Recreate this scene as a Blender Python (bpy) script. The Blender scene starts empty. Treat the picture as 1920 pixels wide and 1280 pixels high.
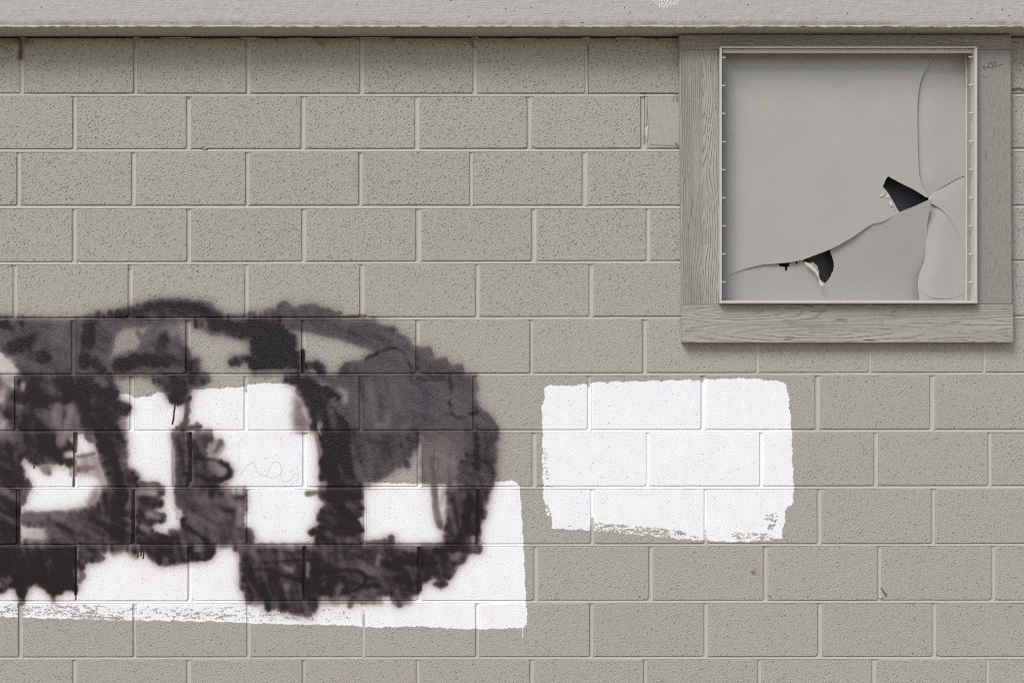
import bpy, bmesh, math, random
import numpy as np
from mathutils import Vector, noise
from mathutils.geometry import delaunay_2d_cdt

# ---------------------------------------------------------------- camera, sky, sun, exposure
S = 1.92e-3            # metres of wall per wall unit (a block is 406 mm long)
D = 4.6                # camera to wall
CZ = 1.549             # camera height
C = bpy.context.scene
cam = bpy.data.objects.new('camera', bpy.data.cameras.new('camera'))
C.collection.objects.link(cam)
cam.location = (0, -D, CZ); cam.rotation_euler = (math.radians(90), 0, 0)
cam.data.sensor_width = 36; cam.data.lens = 36*D/(1920*S)
cam.data.clip_start = 0.05; cam.data.clip_end = 2000
C.camera = cam

SUN = Vector((-0.50, -0.70, 0.86)).normalized()          # towards the bright part of the overcast sky: high, left, behind the camera
el = math.asin(SUN.z); az = math.atan2(SUN.x, SUN.y)
W = bpy.data.worlds.new('World'); C.world = W; W.use_nodes = True
nt = W.node_tree; nt.nodes.clear()
sky = nt.nodes.new('ShaderNodeTexSky'); sky.sky_type = 'NISHITA'; sky.sun_disc = False
sky.sun_elevation = el; sky.sun_rotation = az; sky.air_density = 1.0; sky.dust_density = 2.4; sky.ozone_density = 1.0
bg = nt.nodes.new('ShaderNodeBackground'); bg.inputs['Strength'].default_value = 0.095
wo = nt.nodes.new('ShaderNodeOutputWorld')
nt.links.new(sky.outputs[0], bg.inputs['Color']); nt.links.new(bg.outputs[0], wo.inputs['Surface'])
sl = bpy.data.lights.new('sun', 'SUN'); sl.energy = 1.5; sl.angle = math.radians(26); sl.color = (1.0, 0.985, 0.96)
so = bpy.data.objects.new('sun', sl); C.collection.objects.link(so)
so.rotation_euler = (-SUN).to_track_quat('-Z', 'Y').to_euler()
C.view_settings.view_transform = 'Standard'; C.view_settings.look = 'None'
C.view_settings.gamma = 1; C.view_settings.use_curve_mapping = False
C.view_settings.exposure = 0.60
C.cycles.filter_width = 1.05               # crisp, like the photograph
C.cycles.use_denoising = False              # the denoiser wipes out the grain of the blocks

# ---------------------------------------------------------------- helpers
rnd = random.Random(4)
def P(px, py, d=0.0):
    """wall units as seen in the photograph, at d metres in front of the wall plane -> world"""
    k = S*(D-d)/D
    return Vector(((px-960)*k, -d, CZ+(640-py)*k))
def link(name, me, mat=None, parent=None):
    o = bpy.data.objects.new(name, me); C.collection.objects.link(o)
    if mat: me.materials.append(mat)
    if parent: o.parent = parent
    return o
def mesh_obj(name, bm, mat=None, parent=None, smooth=False):
    bmesh.ops.recalc_face_normals(bm, faces=bm.faces)
    me = bpy.data.meshes.new(name); bm.to_mesh(me); bm.free()
    if smooth:
        for f in me.polygons: f.use_smooth = True
    return link(name, me, mat, parent)
def thing(name, label, cat, loc=(0,0,0), group=None):
    o = bpy.data.objects.new(name, None); C.collection.objects.link(o)
    o.location = loc; o['label'] = label; o['category'] = cat; o.empty_display_size = .1
    if group: o['group'] = group
    return o
def box_bm(x0, x1, z0, z1, yf, yb, bevel=0.0, seg=2, bm=None):
    """yf = front (towards camera, smaller y), yb = back"""
    b = bm or bmesh.new()
    vs = [b.verts.new(c) for c in ((x0,yf,z0),(x1,yf,z0),(x1,yb,z0),(x0,yb,z0),(x0,yf,z1),(x1,yf,z1),(x1,yb,z1),(x0,yb,z1))]
    fs = [b.faces.new([vs[i] for i in q]) for q in ((0,1,5,4),(1,2,6,5),(2,3,7,6),(3,0,4,7),(4,5,6,7),(3,2,1,0))]
    if bevel:
        es = list({e for f in fs for e in f.edges})
        bmesh.ops.bevel(b, geom=es, offset=bevel, segments=seg, profile=.5, affect='EDGES')
    return b
def rect(px0, py0, px1, py1, d):
    a = P(px0, py1, d); b = P(px1, py0, d)
    return a.x, b.x, a.z, b.z

# node helpers
class NT:
    def __init__(s, name):
        s.m = bpy.data.materials.new(name); s.m.use_nodes = True
        s.t = s.m.node_tree; s.t.nodes.clear()
    def n(s, typ, **kw):
        x = s.t.nodes.new(typ)
        for k, v in kw.items(): setattr(x, k, v)
        return x
    def put(s, sock, v):
        if v is None: return
        if isinstance(v, bpy.types.NodeSocket): s.t.links.new(v, sock)
        elif isinstance(v, (tuple, list)) and sock.type == 'RGBA' and len(v) == 3: sock.default_value = (*v, 1)
        else: sock.default_value = v
    def math(s, op, a, b=None, c=None, clamp=False):
        x = s.n('ShaderNodeMath', operation=op, use_clamp=clamp)
        for i, v in enumerate((a, b, c)): s.put(x.inputs[i], v) if v is not None else None
        return x.outputs[0]
    def add(s, a, b): return s.math('ADD', a, b)
    def sub(s, a, b): return s.math('SUBTRACT', a, b)
    def mul(s, a, b): return s.math('MULTIPLY', a, b)
    def step(s, v, lo, hi, a=0.0, b=1.0):
        x = s.n('ShaderNodeMapRange', interpolation_type='SMOOTHSTEP')
        s.put(x.inputs['Value'], v); s.put(x.inputs['From Min'], lo); s.put(x.inputs['From Max'], hi)
        s.put(x.inputs['To Min'], a); s.put(x.inputs['To Max'], b); return x.outputs[0]
    def mix(s, f, a, b, mode='MIX'):
        x = s.n('ShaderNodeMix', data_type='RGBA', blend_type=mode)
        s.put(x.inputs[0], f); s.put(x.inputs[6], a); s.put(x.inputs[7], b); return x.outputs[2]
    def noise(s, vec, scale, detail=2, rough=.5, dist=0.0, out=0):
        x = s.n('ShaderNodeTexNoise')
        s.put(x.inputs['Vector'], vec); s.put(x.inputs['Scale'], scale); s.put(x.inputs['Detail'], detail)
        s.put(x.inputs['Roughness'], rough); s.put(x.inputs['Distortion'], dist); return x.outputs[out]
    def voro(s, vec, scale, feature='F1'):
        x = s.n('ShaderNodeTexVoronoi', feature=feature); s.put(x.inputs['Vector'], vec); s.put(x.inputs['Scale'], scale); return x
    def pos(s): return s.n('ShaderNodeNewGeometry').outputs['Position']
    def map(s, vec, scale=(1,1,1), rot=(0,0,0), loc=(0,0,0)):
        x = s.n('ShaderNodeMapping'); s.put(x.inputs['Vector'], vec); x.inputs['Scale'].default_value = scale
        x.inputs['Rotation'].default_value = rot; x.inputs['Location'].default_value = loc; return x.outputs[0]
    def sep(s, v):
        x = s.n('ShaderNodeSeparateXYZ'); s.put(x.inputs[0], v); return x.outputs
    def comb(s, a, b, c):
        x = s.n('ShaderNodeCombineXYZ')
        for i, v in enumerate((a, b, c)): s.put(x.inputs[i], v)
        return x.outputs[0]
    def rgb(s, r, g, b):
        x = s.n('ShaderNodeCombineColor')
        for i, v in enumerate((r, g, b)): s.put(x.inputs[i], v)
        return x.outputs[0]
    def sepc(s, c):
        x = s.n('ShaderNodeSeparateColor'); s.put(x.inputs[0], c); return x.outputs
    def bump(s, h, strength, dist, normal=None):
        x = s.n('ShaderNodeBump'); s.put(x.inputs['Height'], h); s.put(x.inputs['Strength'], strength); s.put(x.inputs['Distance'], dist)
        if normal: s.put(x.inputs['Normal'], normal)
        return x.outputs[0]
    def out(s, col, rough, normal=None, spec=.5):
        b = s.n('ShaderNodeBsdfPrincipled'); o = s.n('ShaderNodeOutputMaterial')
        s.put(b.inputs['Base Color'], col); s.put(b.inputs['Roughness'], rough); s.put(b.inputs['Specular IOR Level'], spec)
        if normal: s.put(b.inputs['Normal'], normal)
        s.t.links.new(b.outputs[0], o.inputs[0]); return s.m

import random
# ---------------------------------------------------------------- paint masks (painted in memory, wall coordinates)
CX0, CY0, CW, CH = -200, 0, 2240, 1300      # mask canvas in wall units (1 unit = S metres)
class Canvas:
    def __init__(s, lobes=False): s.a = np.zeros((CH, CW), np.float32); s.lobes = lobes; s.r = random.Random(12)
    def _blur(s, m, r):
        if r <= 0.3: return m
        n = int(r*3)+1
        k = np.exp(-0.5*(np.arange(-n, n+1)/r)**2); k /= k.sum(); k = k.astype(np.float32)
        for ax in (0, 1):
            out = np.zeros_like(m)
            for i, w in enumerate(k):
                sh = i-n
                if ax == 0:
                    a0, a1 = max(0, sh), m.shape[0]+min(0, sh)
                    out[a0:a1] += w*m[a0-sh:a1-sh]
                else:
                    a0, a1 = max(0, sh), m.shape[1]+min(0, sh)
                    out[:, a0:a1] += w*m[:, a0-sh:a1-sh]
            m = out
        return m
    def _win(s, pts, pad):
        p = np.array(pts, np.float32)
        x0 = max(0, int(p[:,0].min()-pad)); x1 = min(CW, int(p[:,0].max()+pad)+2)
        y0 = max(0, int(p[:,1].min()-pad)); y1 = min(CH, int(p[:,1].max()+pad)+2)
        yy, xx = np.mgrid[y0:y1, x0:x1].astype(np.float32)
        return p, (slice(y0, y1), slice(x0, x1)), xx+0.5, yy+0.5
    def _put(s, win, m, d, mode):
        if m.size == 0: return
        t = s.a[win]
        if mode == 'max': s.a[win] = np.maximum(t, m*d)
        elif mode == 'add': s.a[win] = t+m*d
        elif mode == 'to': s.a[win] = t*(1-m)+d*m       # pull towards a density
    def poly(s, pts, d, soft=4, mode='max', wob=0, seed=1):
        pts = [(x-CX0, y-CY0) for x, y in pts]
        p, win, xx, yy = s._win(pts, soft*3+wob+3)
        if wob:
            f1, f2 = 0.19, 0.31
            xx = xx+wob*(np.sin(yy*f1+seed)+0.6*np.sin(yy*f2*2+xx*.2+seed*2.1))
            yy = yy+wob*(np.sin(xx*f1+seed*1.7)+0.6*np.sin(xx*f2*2-yy*.17+seed))
        ins = np.zeros(xx.shape, bool)
        n = len(p); j = n-1
        for i in range(n):
            xi, yi = p[i]; xj, yj = p[j]
            if yi != yj:
                c = ((yi > yy) != (yj > yy)) & (xx < (xj-xi)*(yy-yi)/(yj-yi)+xi)
                ins ^= c
            j = i
        s._put(win, s._blur(ins.astype(np.float32), soft), d, mode)
        if s.lobes and mode == 'max' and d >= 1.4:
            P_ = [(x+CX0, y+CY0) for x, y in p.tolist()]
            area = sum(a[0]*b[1]-b[0]*a[1] for a, b in zip(P_, P_[1:]+P_[:1]))
            sg = 1 if area > 0 else -1
            for (ax, ay), (bx, by) in zip(P_, P_[1:]+P_[:1]):
                L = math.hypot(bx-ax, by-ay); t = s.r.uniform(0, 8)
                while t < L:
                    r = s.r.uniform(3.0, 6.5); k = t/L; off = r*s.r.uniform(.55, 1.0)
                    cx = ax+(bx-ax)*k-sg*(by-ay)/L*off; cy = ay+(by-ay)*k+sg*(bx-ax)/L*off
                    if cx > -40: s.stroke([(cx, cy), (cx-sg*(by-ay)/L*6+s.r.uniform(-3, 3), cy+sg*(bx-ax)/L*6)], r, d*s.r.uniform(.92, 1.08), 2.4)
                    t += s.r.uniform(7, 15)
    def stroke(s, pts, r, d, soft=4, mode='max'):
        pts = [(x-CX0, y-CY0) for x, y in pts]
        if len(pts) == 1: pts = pts*2
        p, win, xx, yy = s._win(pts, r+soft*3+3)
        best = np.full(xx.shape, 1e9, np.float32)
        for i in range(len(p)-1):
            ax, ay = p[i]; bx, by = p[i+1]
            dx, dy = bx-ax, by-ay; L = dx*dx+dy*dy
            t = np.clip(((xx-ax)*dx+(yy-ay)*dy)/L, 0, 1) if L > 1e-6 else 0
            best = np.minimum(best, np.hypot(xx-ax-t*dx, yy-ay-t*dy))
        m = np.clip((r+soft-best)/(2*soft+1e-3), 0, 1); m = m*m*(3-2*m)
        s._put(win, m.astype(np.float32), d, mode)

def W1(p): return [(0+x/3.556, 540+y/3.556) for x, y in p]
def W2(p): return [(480+x/3.556, 540+y/3.556) for x, y in p]
def W3(p): return [(0+x/3.556, 860+y/3.556) for x, y in p]
def W4(p): return [(480+x/3.556, 860+y/3.556) for x, y in p]
def Z(ox, oy, p, k=8.0): return [(ox+x/k, oy+y/k) for x, y in p]

def smooth_noise(h, w, r, seed):
    n = np.random.RandomState(seed).randn(h, w).astype(np.float32)
    fy = np.fft.fftfreq(h)[:,None]; fx = np.fft.rfftfreq(w)[None]
    n = np.fft.irfft2(np.fft.rfft2(n)*np.exp(-2*(np.pi*r)**2*(fx*fx+fy*fy)), s=(h, w)).astype(np.float32)
    return n/n.std()
BEDS = (597, 702.5, 807.5, 913.5, 1021, 1127)
def ragged(a, b):
    """the can's shaky edge and uneven load: a small warp, passes of the can and mottling of what was sprayed"""
    y0, y1, x0, x1 = 520, 1240, 0, 1240
    t = a[y0:y1, x0:x1]; h, w = t.shape
    for yb in BEDS:                                               # carry the spray across each bed joint
        ya, yc = int(yb)-8-y0, int(yb)+10-y0
        for y in range(ya+1, yc): t[y] = t[ya]+(t[yc]-t[ya])*(y-ya)/(yc-ya)
    N = lambda r, s: smooth_noise(h, w, r, s)
    dx = .8*N(3, 1)+.6*N(11, 2); dy = .9*N(3, 3)+.5*N(11, 4)
    yy, xx = np.mgrid[0:h, 0:w].astype(np.float32)
    sx = np.clip(xx+dx, 0, w-1.01); sy = np.clip(yy+dy, 0, h-1.01)
    ix, iy = sx.astype(int), sy.astype(int); fx, fy = sx-ix, sy-iy
    o = t[iy,ix]*(1-fx)*(1-fy)+t[iy,ix+1]*fx*(1-fy)+t[iy+1,ix]*(1-fx)*fy+t[iy+1,ix+1]*fx*fy
    def soften(m, r):
        q = np.pad(m, 70, mode='edge'); hh, ww = q.shape
        ky = np.fft.fftfreq(hh)[:,None]; kx = np.fft.rfftfreq(ww)[None]
        return np.fft.irfft2(np.fft.rfft2(q)*np.exp(-2*(np.pi*r)**2*(kx*kx+ky*ky)), s=(hh, ww)).astype(np.float32)[70:-70, 70:-70]
    o = soften(o, 1.5); o = np.maximum(o, .42*soften(np.minimum(o, 2.2), 6.5)); o = o+.05*soften(np.minimum(o, 2), 16)   # overspray
    n = np.random.RandomState(9).randn(2, h, w).astype(np.float32)
    ky = np.fft.fftfreq(h)[:,None]; kx = np.fft.rfftfreq(w)[None]
    st = []
    for k, ang in enumerate((math.radians(74), math.radians(28))):  # passes of the can
        ca, sa = math.cos(ang), math.sin(ang)
        u, v = kx*ca+ky*sa, -kx*sa+ky*ca
        f = np.fft.irfft2(np.fft.rfft2(n[k])*np.exp(-2*np.pi**2*((17*u)**2+(3.6*v)**2)), s=(h, w)); st.append((f/f.std()).astype(np.float32))
    sel = 1/(1+np.exp(-2.5*N(40, 8)))
    streak = st[0]*sel+st[1]*(1-sel)
    o = np.maximum(o, b[y0:y1, x0:x1])*(1+.10*streak+.04*N(26, 5)+.04*N(3.5, 7))
    a[y0:y1, x0:x1] = np.clip(o, 0, 4)
    return a

def paint_black():
    c, straight = Canvas(True), Canvas()
    def P(pts, d, soft=4, mode='max'): c.poly(pts, d, soft*.62, mode)
    def K(pts, r, d, soft=4, mode='max'):
        xs, ys = [p[0] for p in pts], [p[1] for p in pts]
        line = r <= 4 and len(pts) > 1 and (max(xs)-min(xs) < 3 or max(ys)-min(ys) < 3)     # spray filling a joint, with the joint's dark shade painted in too
        if line and max(ys)-min(ys) < 3 and max(xs)-min(xs) > 60: return            # beds are bridged in ragged()
        (straight if mode == 'max' and (r < 1.6 or line) else c).stroke(pts, r, d, soft*.75, mode)
    # upper hump on the fifth course
    P(W1([(640,210),(780,152),(870,128),(930,108),(990,85),(1080,74),(1200,75),(1330,90),(1400,108),(1440,150),(1530,212)]), 2.2, 6)
    K(W1([(900,160),(1060,110),(1240,110),(1400,150)]), 8, 2.6, 8)
    P(W1([(1300,212),(1460,190),(1700,205),(1849,212),(1849,222),(1300,222)]), 1.6, 4)
    K(W1([(1775,165),(1840,150)]), 7, 1.0, 6)
    K(W1([(-200,212),(700,212)]), 4, 1.7, 7)
    # sixth course, far left block and beyond the frame
    P(W1([(-800,215),(480,212),(480,572),(130,572),(110,520),(50,470),(0,420),(-60,440),(-800,500)]), 1.75, 6)
    K(W1([(-50,235),(130,240)]), 12, 2.9, 10); K(W1([(60,400),(200,360),(300,470)]), 18, 2.7, 16)
    K(W1([(400,240),(380,340)]), 13, 1.2, 10, 'to'); K(W1([(300,300),(250,390)]), 10, 1.6, 9, 'to')
    K(W1([(100,240),(170,300)]), 8, 1.7, 8, 'to')
    P(W1([(0,400),(60,460),(110,510),(120,575),(-40,575),(-40,440)]), 0.25, 6, 'to')
    # second block
    P(W1([(480,212),(1240,212),(1240,572),(480,572)]), 1.65, 3)
    K(W1([(600,240),(560,500)]), 16, 2.6, 14); K(W1([(560,400),(700,560)]), 14, 2.2, 12)
    P(W1([(775,310),(830,265),(905,255),(1010,255),(985,320),(930,390),(840,450),(760,505),(722,485),(742,395)]), 0.12, 6, 'to')
    K(W1([(1040,260),(980,330)]), 9, 0.9, 8, 'to'); K(W1([(1100,280),(1160,300)]), 9, 0.45, 9, 'to'); K(W1([(1120,260),(1170,260)]), 6, 0.6, 7, 'to')
    K(W1([(920,290),(945,340)]), 5, 0.9, 6); K(W1([(1060,240),(1010,310)]), 5, 1.6, 6)
    P(W1([(1180,225),(1242,222),(1242,420),(1200,340)]), 0.2, 6, 'to')
    K(W1([(800,520),(960,470),(1120,480)]), 18, 2.5, 16); K(W1([(1090,340),(1060,440),(1180,500)]), 16, 2.3, 14)
    K(W1([(1230,420),(1248,480),(1250,560)]), 8, 2.0, 6)
    P(W1([(1240,470),(1330,470),(1335,545),(1385,600),(1375,640),(1290,655),(1240,600)]), 2.3, 6)
    # third block, dark wedge coming in from the right
    P(W1([(1300,215),(1870,215),(1870,545),(1760,545),(1700,525),(1770,478),(1660,492),(1545,492),(1528,470),(1620,455),(1710,430),(1730,400),(1670,350),(1560,325),(1460,300),(1380,262)]), 2.3, 7)
    K(W1([(1420,240),(1700,250),(1849,320)]), 16, 2.8, 14)
    # seventh course left
    P(W1([(-800,585),(110,585),(60,650),(110,720),(110,945),(-800,945)]), 1.9, 6)
    K(W1([(60,610)]), 14, 0.7, 12, 'to'); K(W1([(20,690),(10,740)]), 10, 0.55, 10, 'to'); K(W1([(20,860),(15,930)]), 10, 0.5, 10, 'to')
    K(W1([(95,740),(70,830)]), 18, 2.4, 14)
    K(W1([(118,590),(112,940)]), 6, 2.3, 4)
    P(W1([(125,590),(740,590),(765,640),(795,690),(785,745),(830,768),(872,785),(866,822),(840,860),(790,900),(822,948),(125,948)]), 2.55, 6)
    K(W1([(150,640),(145,665)]), 4, 0.5, 5, 'to')
    P(W1([(250,810),(360,770),(500,770),(540,830),(530,945),(330,945),(260,880)]), 1.35, 11, 'to')
    K(W1([(385,790),(360,900)]), 7, 0.95, 9, 'to'); K(W1([(470,790),(440,920)]), 6, 0.9, 9, 'to'); K(W1([(430,830),(410,940)]), 5, 2.0, 8)
    K(W1([(300,640),(380,700)]), 10, 1.9, 10, 'to'); K(W1([(650,600),(690,640)]), 9, 1.3, 9, 'to')
    P(W1([(800,860),(850,880),(850,948),(800,945)]), 0.9, 6, 'to')
    # blob, throat and drips at the white edge
    P(W1([(1010,590),(1390,590),(1372,640),(1280,660),(1262,690),(1245,730),(1222,770),(1180,772),(1140,765),(1120,725),(1100,690),(1060,655)]), 2.2, 7)
    K(Z(220,640,[(880,560),(930,650),(950,760)]), 13, 2.8, 8)
    P(Z(220,640,[(780,780),(1050,740),(1060,860),(1010,930),(960,880),(930,850),(910,960),(890,950),(880,900),(850,930),(840,900),(790,910)]), 2.6, 2)
    K(Z(220,640,[(860,880),(865,970),(850,1060),(845,1150),(825,1235)]), 1.2, 3.2, .9); K(Z(220,640,[(895,900),(905,965)]), 1.2, 3.0, .9)
    K(Z(220,640,[(788,860),(790,905)]), 1.2, 2.6, .9)
    K(Z(220,640,[(1010,800),(1035,900),(1050,1000),(1050,1100),(1030,1200),(960,1290)]), 5, 2.1, 4.5)
    K(Z(220,640,[(1190,1250)]), 4, 1.8, 6); K(Z(220,640,[(1000,1262),(1240,1270)]), 3, 1.1, 5)
    K(Z(220,800,[(900,20),(1100,10),(1240,0)]), 4, 1.9, 5); K(Z(220,800,[(820,60),(1400,60)]), 3.5, 1.7, 5)
    # eighth course, left
    P(Z(0,780,[(-900,225),(1000,230),(1050,360),(1100,420),(1100,520),(1000,540),(930,590),(1000,640),(1095,660),(1100,760),(1000,720),(900,710),(780,720),(640,730),(520,740),(430,680),(390,620),(330,640),(310,720),(370,830),(365,930),(450,1000),(465,1060),(-900,1070)]), 2.5, 3.5)
    K(Z(0,780,[(920,280),(900,380)]), 10, 1.2, 9, 'to'); K(Z(0,780,[(960,260),(1060,280)]), 8, 1.0, 8, 'to')
    K(Z(0,780,[(30,280),(150,330)]), 10, 1.4, 10, 'to')
    P(Z(0,780,[(540,735),(800,730),(775,830),(740,900),(690,900),(620,830)]), 1.1, 5)
    K(Z(0,780,[(725,850)]), 5, 1.6, 6)
    K(Z(0,780,[(515,740),(510,775)]), 1.2, 3.0, .8); K(Z(0,780,[(390,610),(405,650)]), 1, 2.6, .8)
    K(Z(0,780,[(1000,735),(1050,790),(1070,880)]), 2, 0.9, 5)
    K(Z(0,780,[(1130,250),(1120,520)]), 4, 2.1, 2.5); K(Z(0,780,[(1110,520),(1100,1050)]), 1.6, 1.3, 1.6)
    # second block of the eighth course: brownish mist then the dark column
    P(Z(0,780,[(1150,590),(1400,540),(1600,560),(1640,1060),(1540,1060),(1440,900),(1300,870),(1150,880)]), 0.62, 10)
    K(Z(0,780,[(1150,610),(1280,590),(1400,560)]), 3, 1.4, 5); K(Z(0,780,[(1140,800),(1260,780),(1380,770)]), 7, 1.15, 9); K(Z(0,780,[(1130,660),(1130,880)]), 3, 1.0, 5)
    P(Z(0,780,[(1290,240),(1480,240),(1420,330),(1360,390),(1320,330)]), 1.4, 4)
    P(Z(0,780,[(1440,230),(1860,230),(1890,420),(1890,740),(1920,800),(2060,860),(2080,980),(2060,1070),(1620,1070),(1600,900),(1540,760),(1480,560),(1430,420)]), 2.55, 8)
    K(Z(0,780,[(1760,300),(1760,1000)]), 12, 2.9, 14)
    K(Z(0,780,[(1460,300),(1520,700)]), 8, 1.0, 12)
    # middle column of the eighth course with its loops
    P(Z(220,800,[(820,90),(1060,80),(1060,890),(880,890),(870,700),(880,500),(860,300)]), 1.9, 4)
    K(Z(220,800,[(835,200),(840,880)]), 3, .8, 6)
    K(Z(220,800,[(1090,100),(1090,800)]), 4, 2.9, 2)
    P(Z(220,800,[(1120,140),(1260,110),(1430,100),(1440,150),(1390,220),(1340,330),(1340,430),(1120,480)]), 1.75, 4.5)
    P(Z(220,800,[(1430,170),(1540,200),(1600,230),(1600,300),(1540,420),(1500,490),(1380,470),(1340,400),(1380,250)]), 0.8, 5)
    K(Z(220,800,[(1550,230),(1520,300),(1480,360)]), 5, 1.7, 6)
    K(Z(220,800,[(1150,220),(1230,430)]), 10, 2.2, 9)
    P(Z(220,800,[(1110,450),(1300,480),(1480,510),(1600,560),(1680,630),(1690,690),(1640,760),(1540,800),(1520,880),(1110,890)]), 1.9, 4)
    K(Z(220,800,[(1200,450),(1400,490),(1540,540),(1650,610),(1680,670),(1640,730),(1540,780),(1380,800),(1200,730)]), 6, 2.7, 5)
    K(Z(220,800,[(1440,590),(1560,660)]), 9, 1.15, 8, 'to'); K(Z(220,800,[(1590,660)]), 5, .85, 6, 'to')
    K(Z(220,800,[(1560,860),(1640,850)]), 4, .8, 6)
    K(Z(220,800,[(300,860),(420,845),(600,855),(660,890)]), 4, 1.7, 4)
    # ninth course: left
    P(W3([(-900,200),(118,200),(118,560),(-900,560)]), 2.4, 3)
    P(W3([(120,205),(195,205),(180,250),(175,290),(150,310),(120,300)]), 2.0, 4)
    K(W3([(128,210),(120,555)]), 3.5, 2.8, 2.5)
    P(W3([(145,370),(300,368),(440,358),(560,330),(640,300),(690,205),(890,205),(890,568),(150,568),(150,540),(290,500),(300,462),(220,452),(150,440)]), 2.1, 8)
    K(W3([(170,390),(420,380)]), 8, 1.3, 10, 'to'); K(W3([(280,430),(330,400)]), 9, 1.9, 9)
    P(W3([(150,470),(270,462),(330,480),(320,560),(180,560)]), 0.4, 8, 'to'); K(W3([(180,540),(300,556)]), 3, 1.3, 6)
    K(W3([(800,230),(780,540)]), 22, 2.85, 18); K(W3([(860,290),(850,330)]), 5, 1.6, 7, 'to')
    K(W3([(640,230),(600,300)]), 6, .9, 10)
    P(W3([(905,190),(980,160),(1050,170),(1100,205),(1095,250),(1062,268),(1092,290),(1080,322),(1000,340),(1060,355),(1103,388),(1095,418),(1035,428),(1005,452),(1040,485),(1110,512),(1200,560),(1200,572),(905,572)]), 2.35, 4)
    K(W3([(930,225),(1030,225)]), 6, .75, 7, 'to'); K(W3([(990,375),(1050,380)]), 6, 1.0, 7, 'to'); K(W3([(950,455),(990,470)]), 5, 1.0, 6, 'to')
    K(W3([(890,210),(890,560)]), 3.5, 2.9, 2.5)
    P(W3([(1172,205),(1500,205),(1545,235),(1640,228),(1642,285),(1622,450),(1662,465),(1692,540),(1692,570),(1130,570),(1105,530),(1150,490),(1205,470),(1240,400),(1205,335),(1172,310)]), 1.95, 4)
    K(W3([(1600,300),(1600,420)]), 7, .9, 8, 'to'); K(W3([(1520,240),(1560,290)]), 7, 1.0, 8, 'to')
    K(W3([(1410,225),(1410,260)]), 6, 2.6, 5); K(W3([(1650,490),(1660,550)]), 9, 2.6, 6)
    K(W3([(1150,505),(1200,540),(1130,540)]), 10, 2.0, 8)
    K(W3([(1235,395),(1225,430),(1300,490),(1360,535),(1400,575),(1418,615),(1385,655),(1310,672)]), 5, 2.8, 4)
    K(W3([(1175,330),(1200,400)]), 3, .5, 10)
    # tenth course
    P(W3([(-900,575),(505,575),(505,885),(470,880),(440,868),(405,895),(360,918),(325,905),(300,870),(220,832),(185,865),(165,915),(135,925),(112,900),(105,865),(60,860),(20,890),(-20,900),(-60,870),(-140,890),(-240,860),(-900,870)]), 2.75, 5)
    K(W3([(10,870),(480,860)]), 4, 1.2, 12); K(W3([(40,820),(-30,830)]), 9, 1.7, 9, 'to')
    K(W3([(505,580),(505,900)]), 2.4, 2.9, 2); K(W3([(506,900),(506,940)]), 1.2, 1.2, 1.2)
    P(W3([(515,580),(760,580),(760,600),(700,612),(668,625),(684,655),(668,685),(610,690),(560,692),(540,720),(515,730)]), 2.35, 5)
    K(W3([(530,750),(555,780),(525,810)]), 5, 1.7, 6)
    P(W3([(840,580),(1402,580),(1420,600),(1405,640),(1375,668),(1250,688),(1110,702),(1045,706),(1010,672),(975,630),(930,608),(870,598)]), 2.4, 4)
    K(W3([(1310,610),(1350,600)]), 4, 1.2, 6, 'to'); K(W3([(820,590),(900,650)]), 4, .9, 9)
    for x, y in ((918, 655), (938, 645), (955, 662)): K(W3([(x,600),(x+4,630),(x,y)]), 1.1, 2.8, .8)
    K(W3([(-900,190),(190,190)]), 4, 2.4, 3); K(W3([(700,190),(1060,190)]), 4, 2.1, 4); K(W3([(1180,193),(1480,193)]), 4, 1.9, 4); K(W3([(-900,570),(1400,570)]), 4, 2.2, 4)
    K(W3([(740,565),(850,575)]), 4, .9, 5, 'to')
    P(W3([(1568,580),(1870,580),(1870,945),(1650,945),(1640,905),(1605,860),(1602,760),(1600,650)]), 2.4, 5)
    # ---- second window
    P(W2([(10,205),(60,165),(100,150),(150,145),(190,92),(225,130),(260,140),(320,112),(400,112),(480,140),(535,180),(570,205)]), 1.6, 5)
    K(W2([(560,195),(720,188)]), 3, 1.5, 5); K(W2([(0,205),(600,205)]), 4, 1.7, 5)
    P(W2([(-40,210),(140,212),(205,265),(262,310),(275,360),(265,410),(300,445),(300,555),(180,535),(60,555),(-40,540)]), 2.65, 7)
    K(W2([(285,330),(280,400)]), 3, .35, 5, 'to')
    K(W2([(312,420),(312,560)]), 4, 2.6, 3)
    P(W2([(130,212),(740,212),(820,252),(935,262),(942,300),(1010,335),(1045,375),(1062,412),(1100,398),(1165,420),(1170,440),(1130,462),(1270,468),(1292,505),(1318,540),(1330,510),(1370,512),(1382,572),(540,572),(575,525),(600,492),(680,488),(742,470),(800,430),(720,395),(640,365),(560,342),(450,312),(340,285),(250,280)]), 1.62, 5)
    K(W2([(150,230),(420,225),(700,300),(900,350)]), 10, 1.9, 14); K(W2([(380,250),(800,330)]), 8, 1.95, 10)
    K(W2([(740,468),(820,428),(890,398),(950,400),(990,430),(1015,480),(1030,540),(1060,575)]), 4.5, 2.5, 4)
    K(W2([(330,520),(400,510),(440,545)]), 8, 2.2, 5)
    K(W2([(1078,400),(1080,570)]), 4, 2.2, 4)
    K(W2([(-60,568),(420,568)]), 4, 2.2, 4); K(W2([(560,575),(1370,575)]), 4, 1.6, 4)
    K(W2([(20,556),(170,556)]), 4, .3, 6, 'to')
    P(W2([(180,585),(385,585),(425,640),(520,660),(570,700),(555,728),(500,735),(540,820),(610,885),(615,948),(440,948),(445,905),(415,890),(385,948),(365,880),(330,790),(290,720),(262,650)]), 2.65, 5)
    P(W2([(255,700),(330,760),(365,870),(385,945),(255,945),(250,870)]), 1.05, 10)
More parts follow.
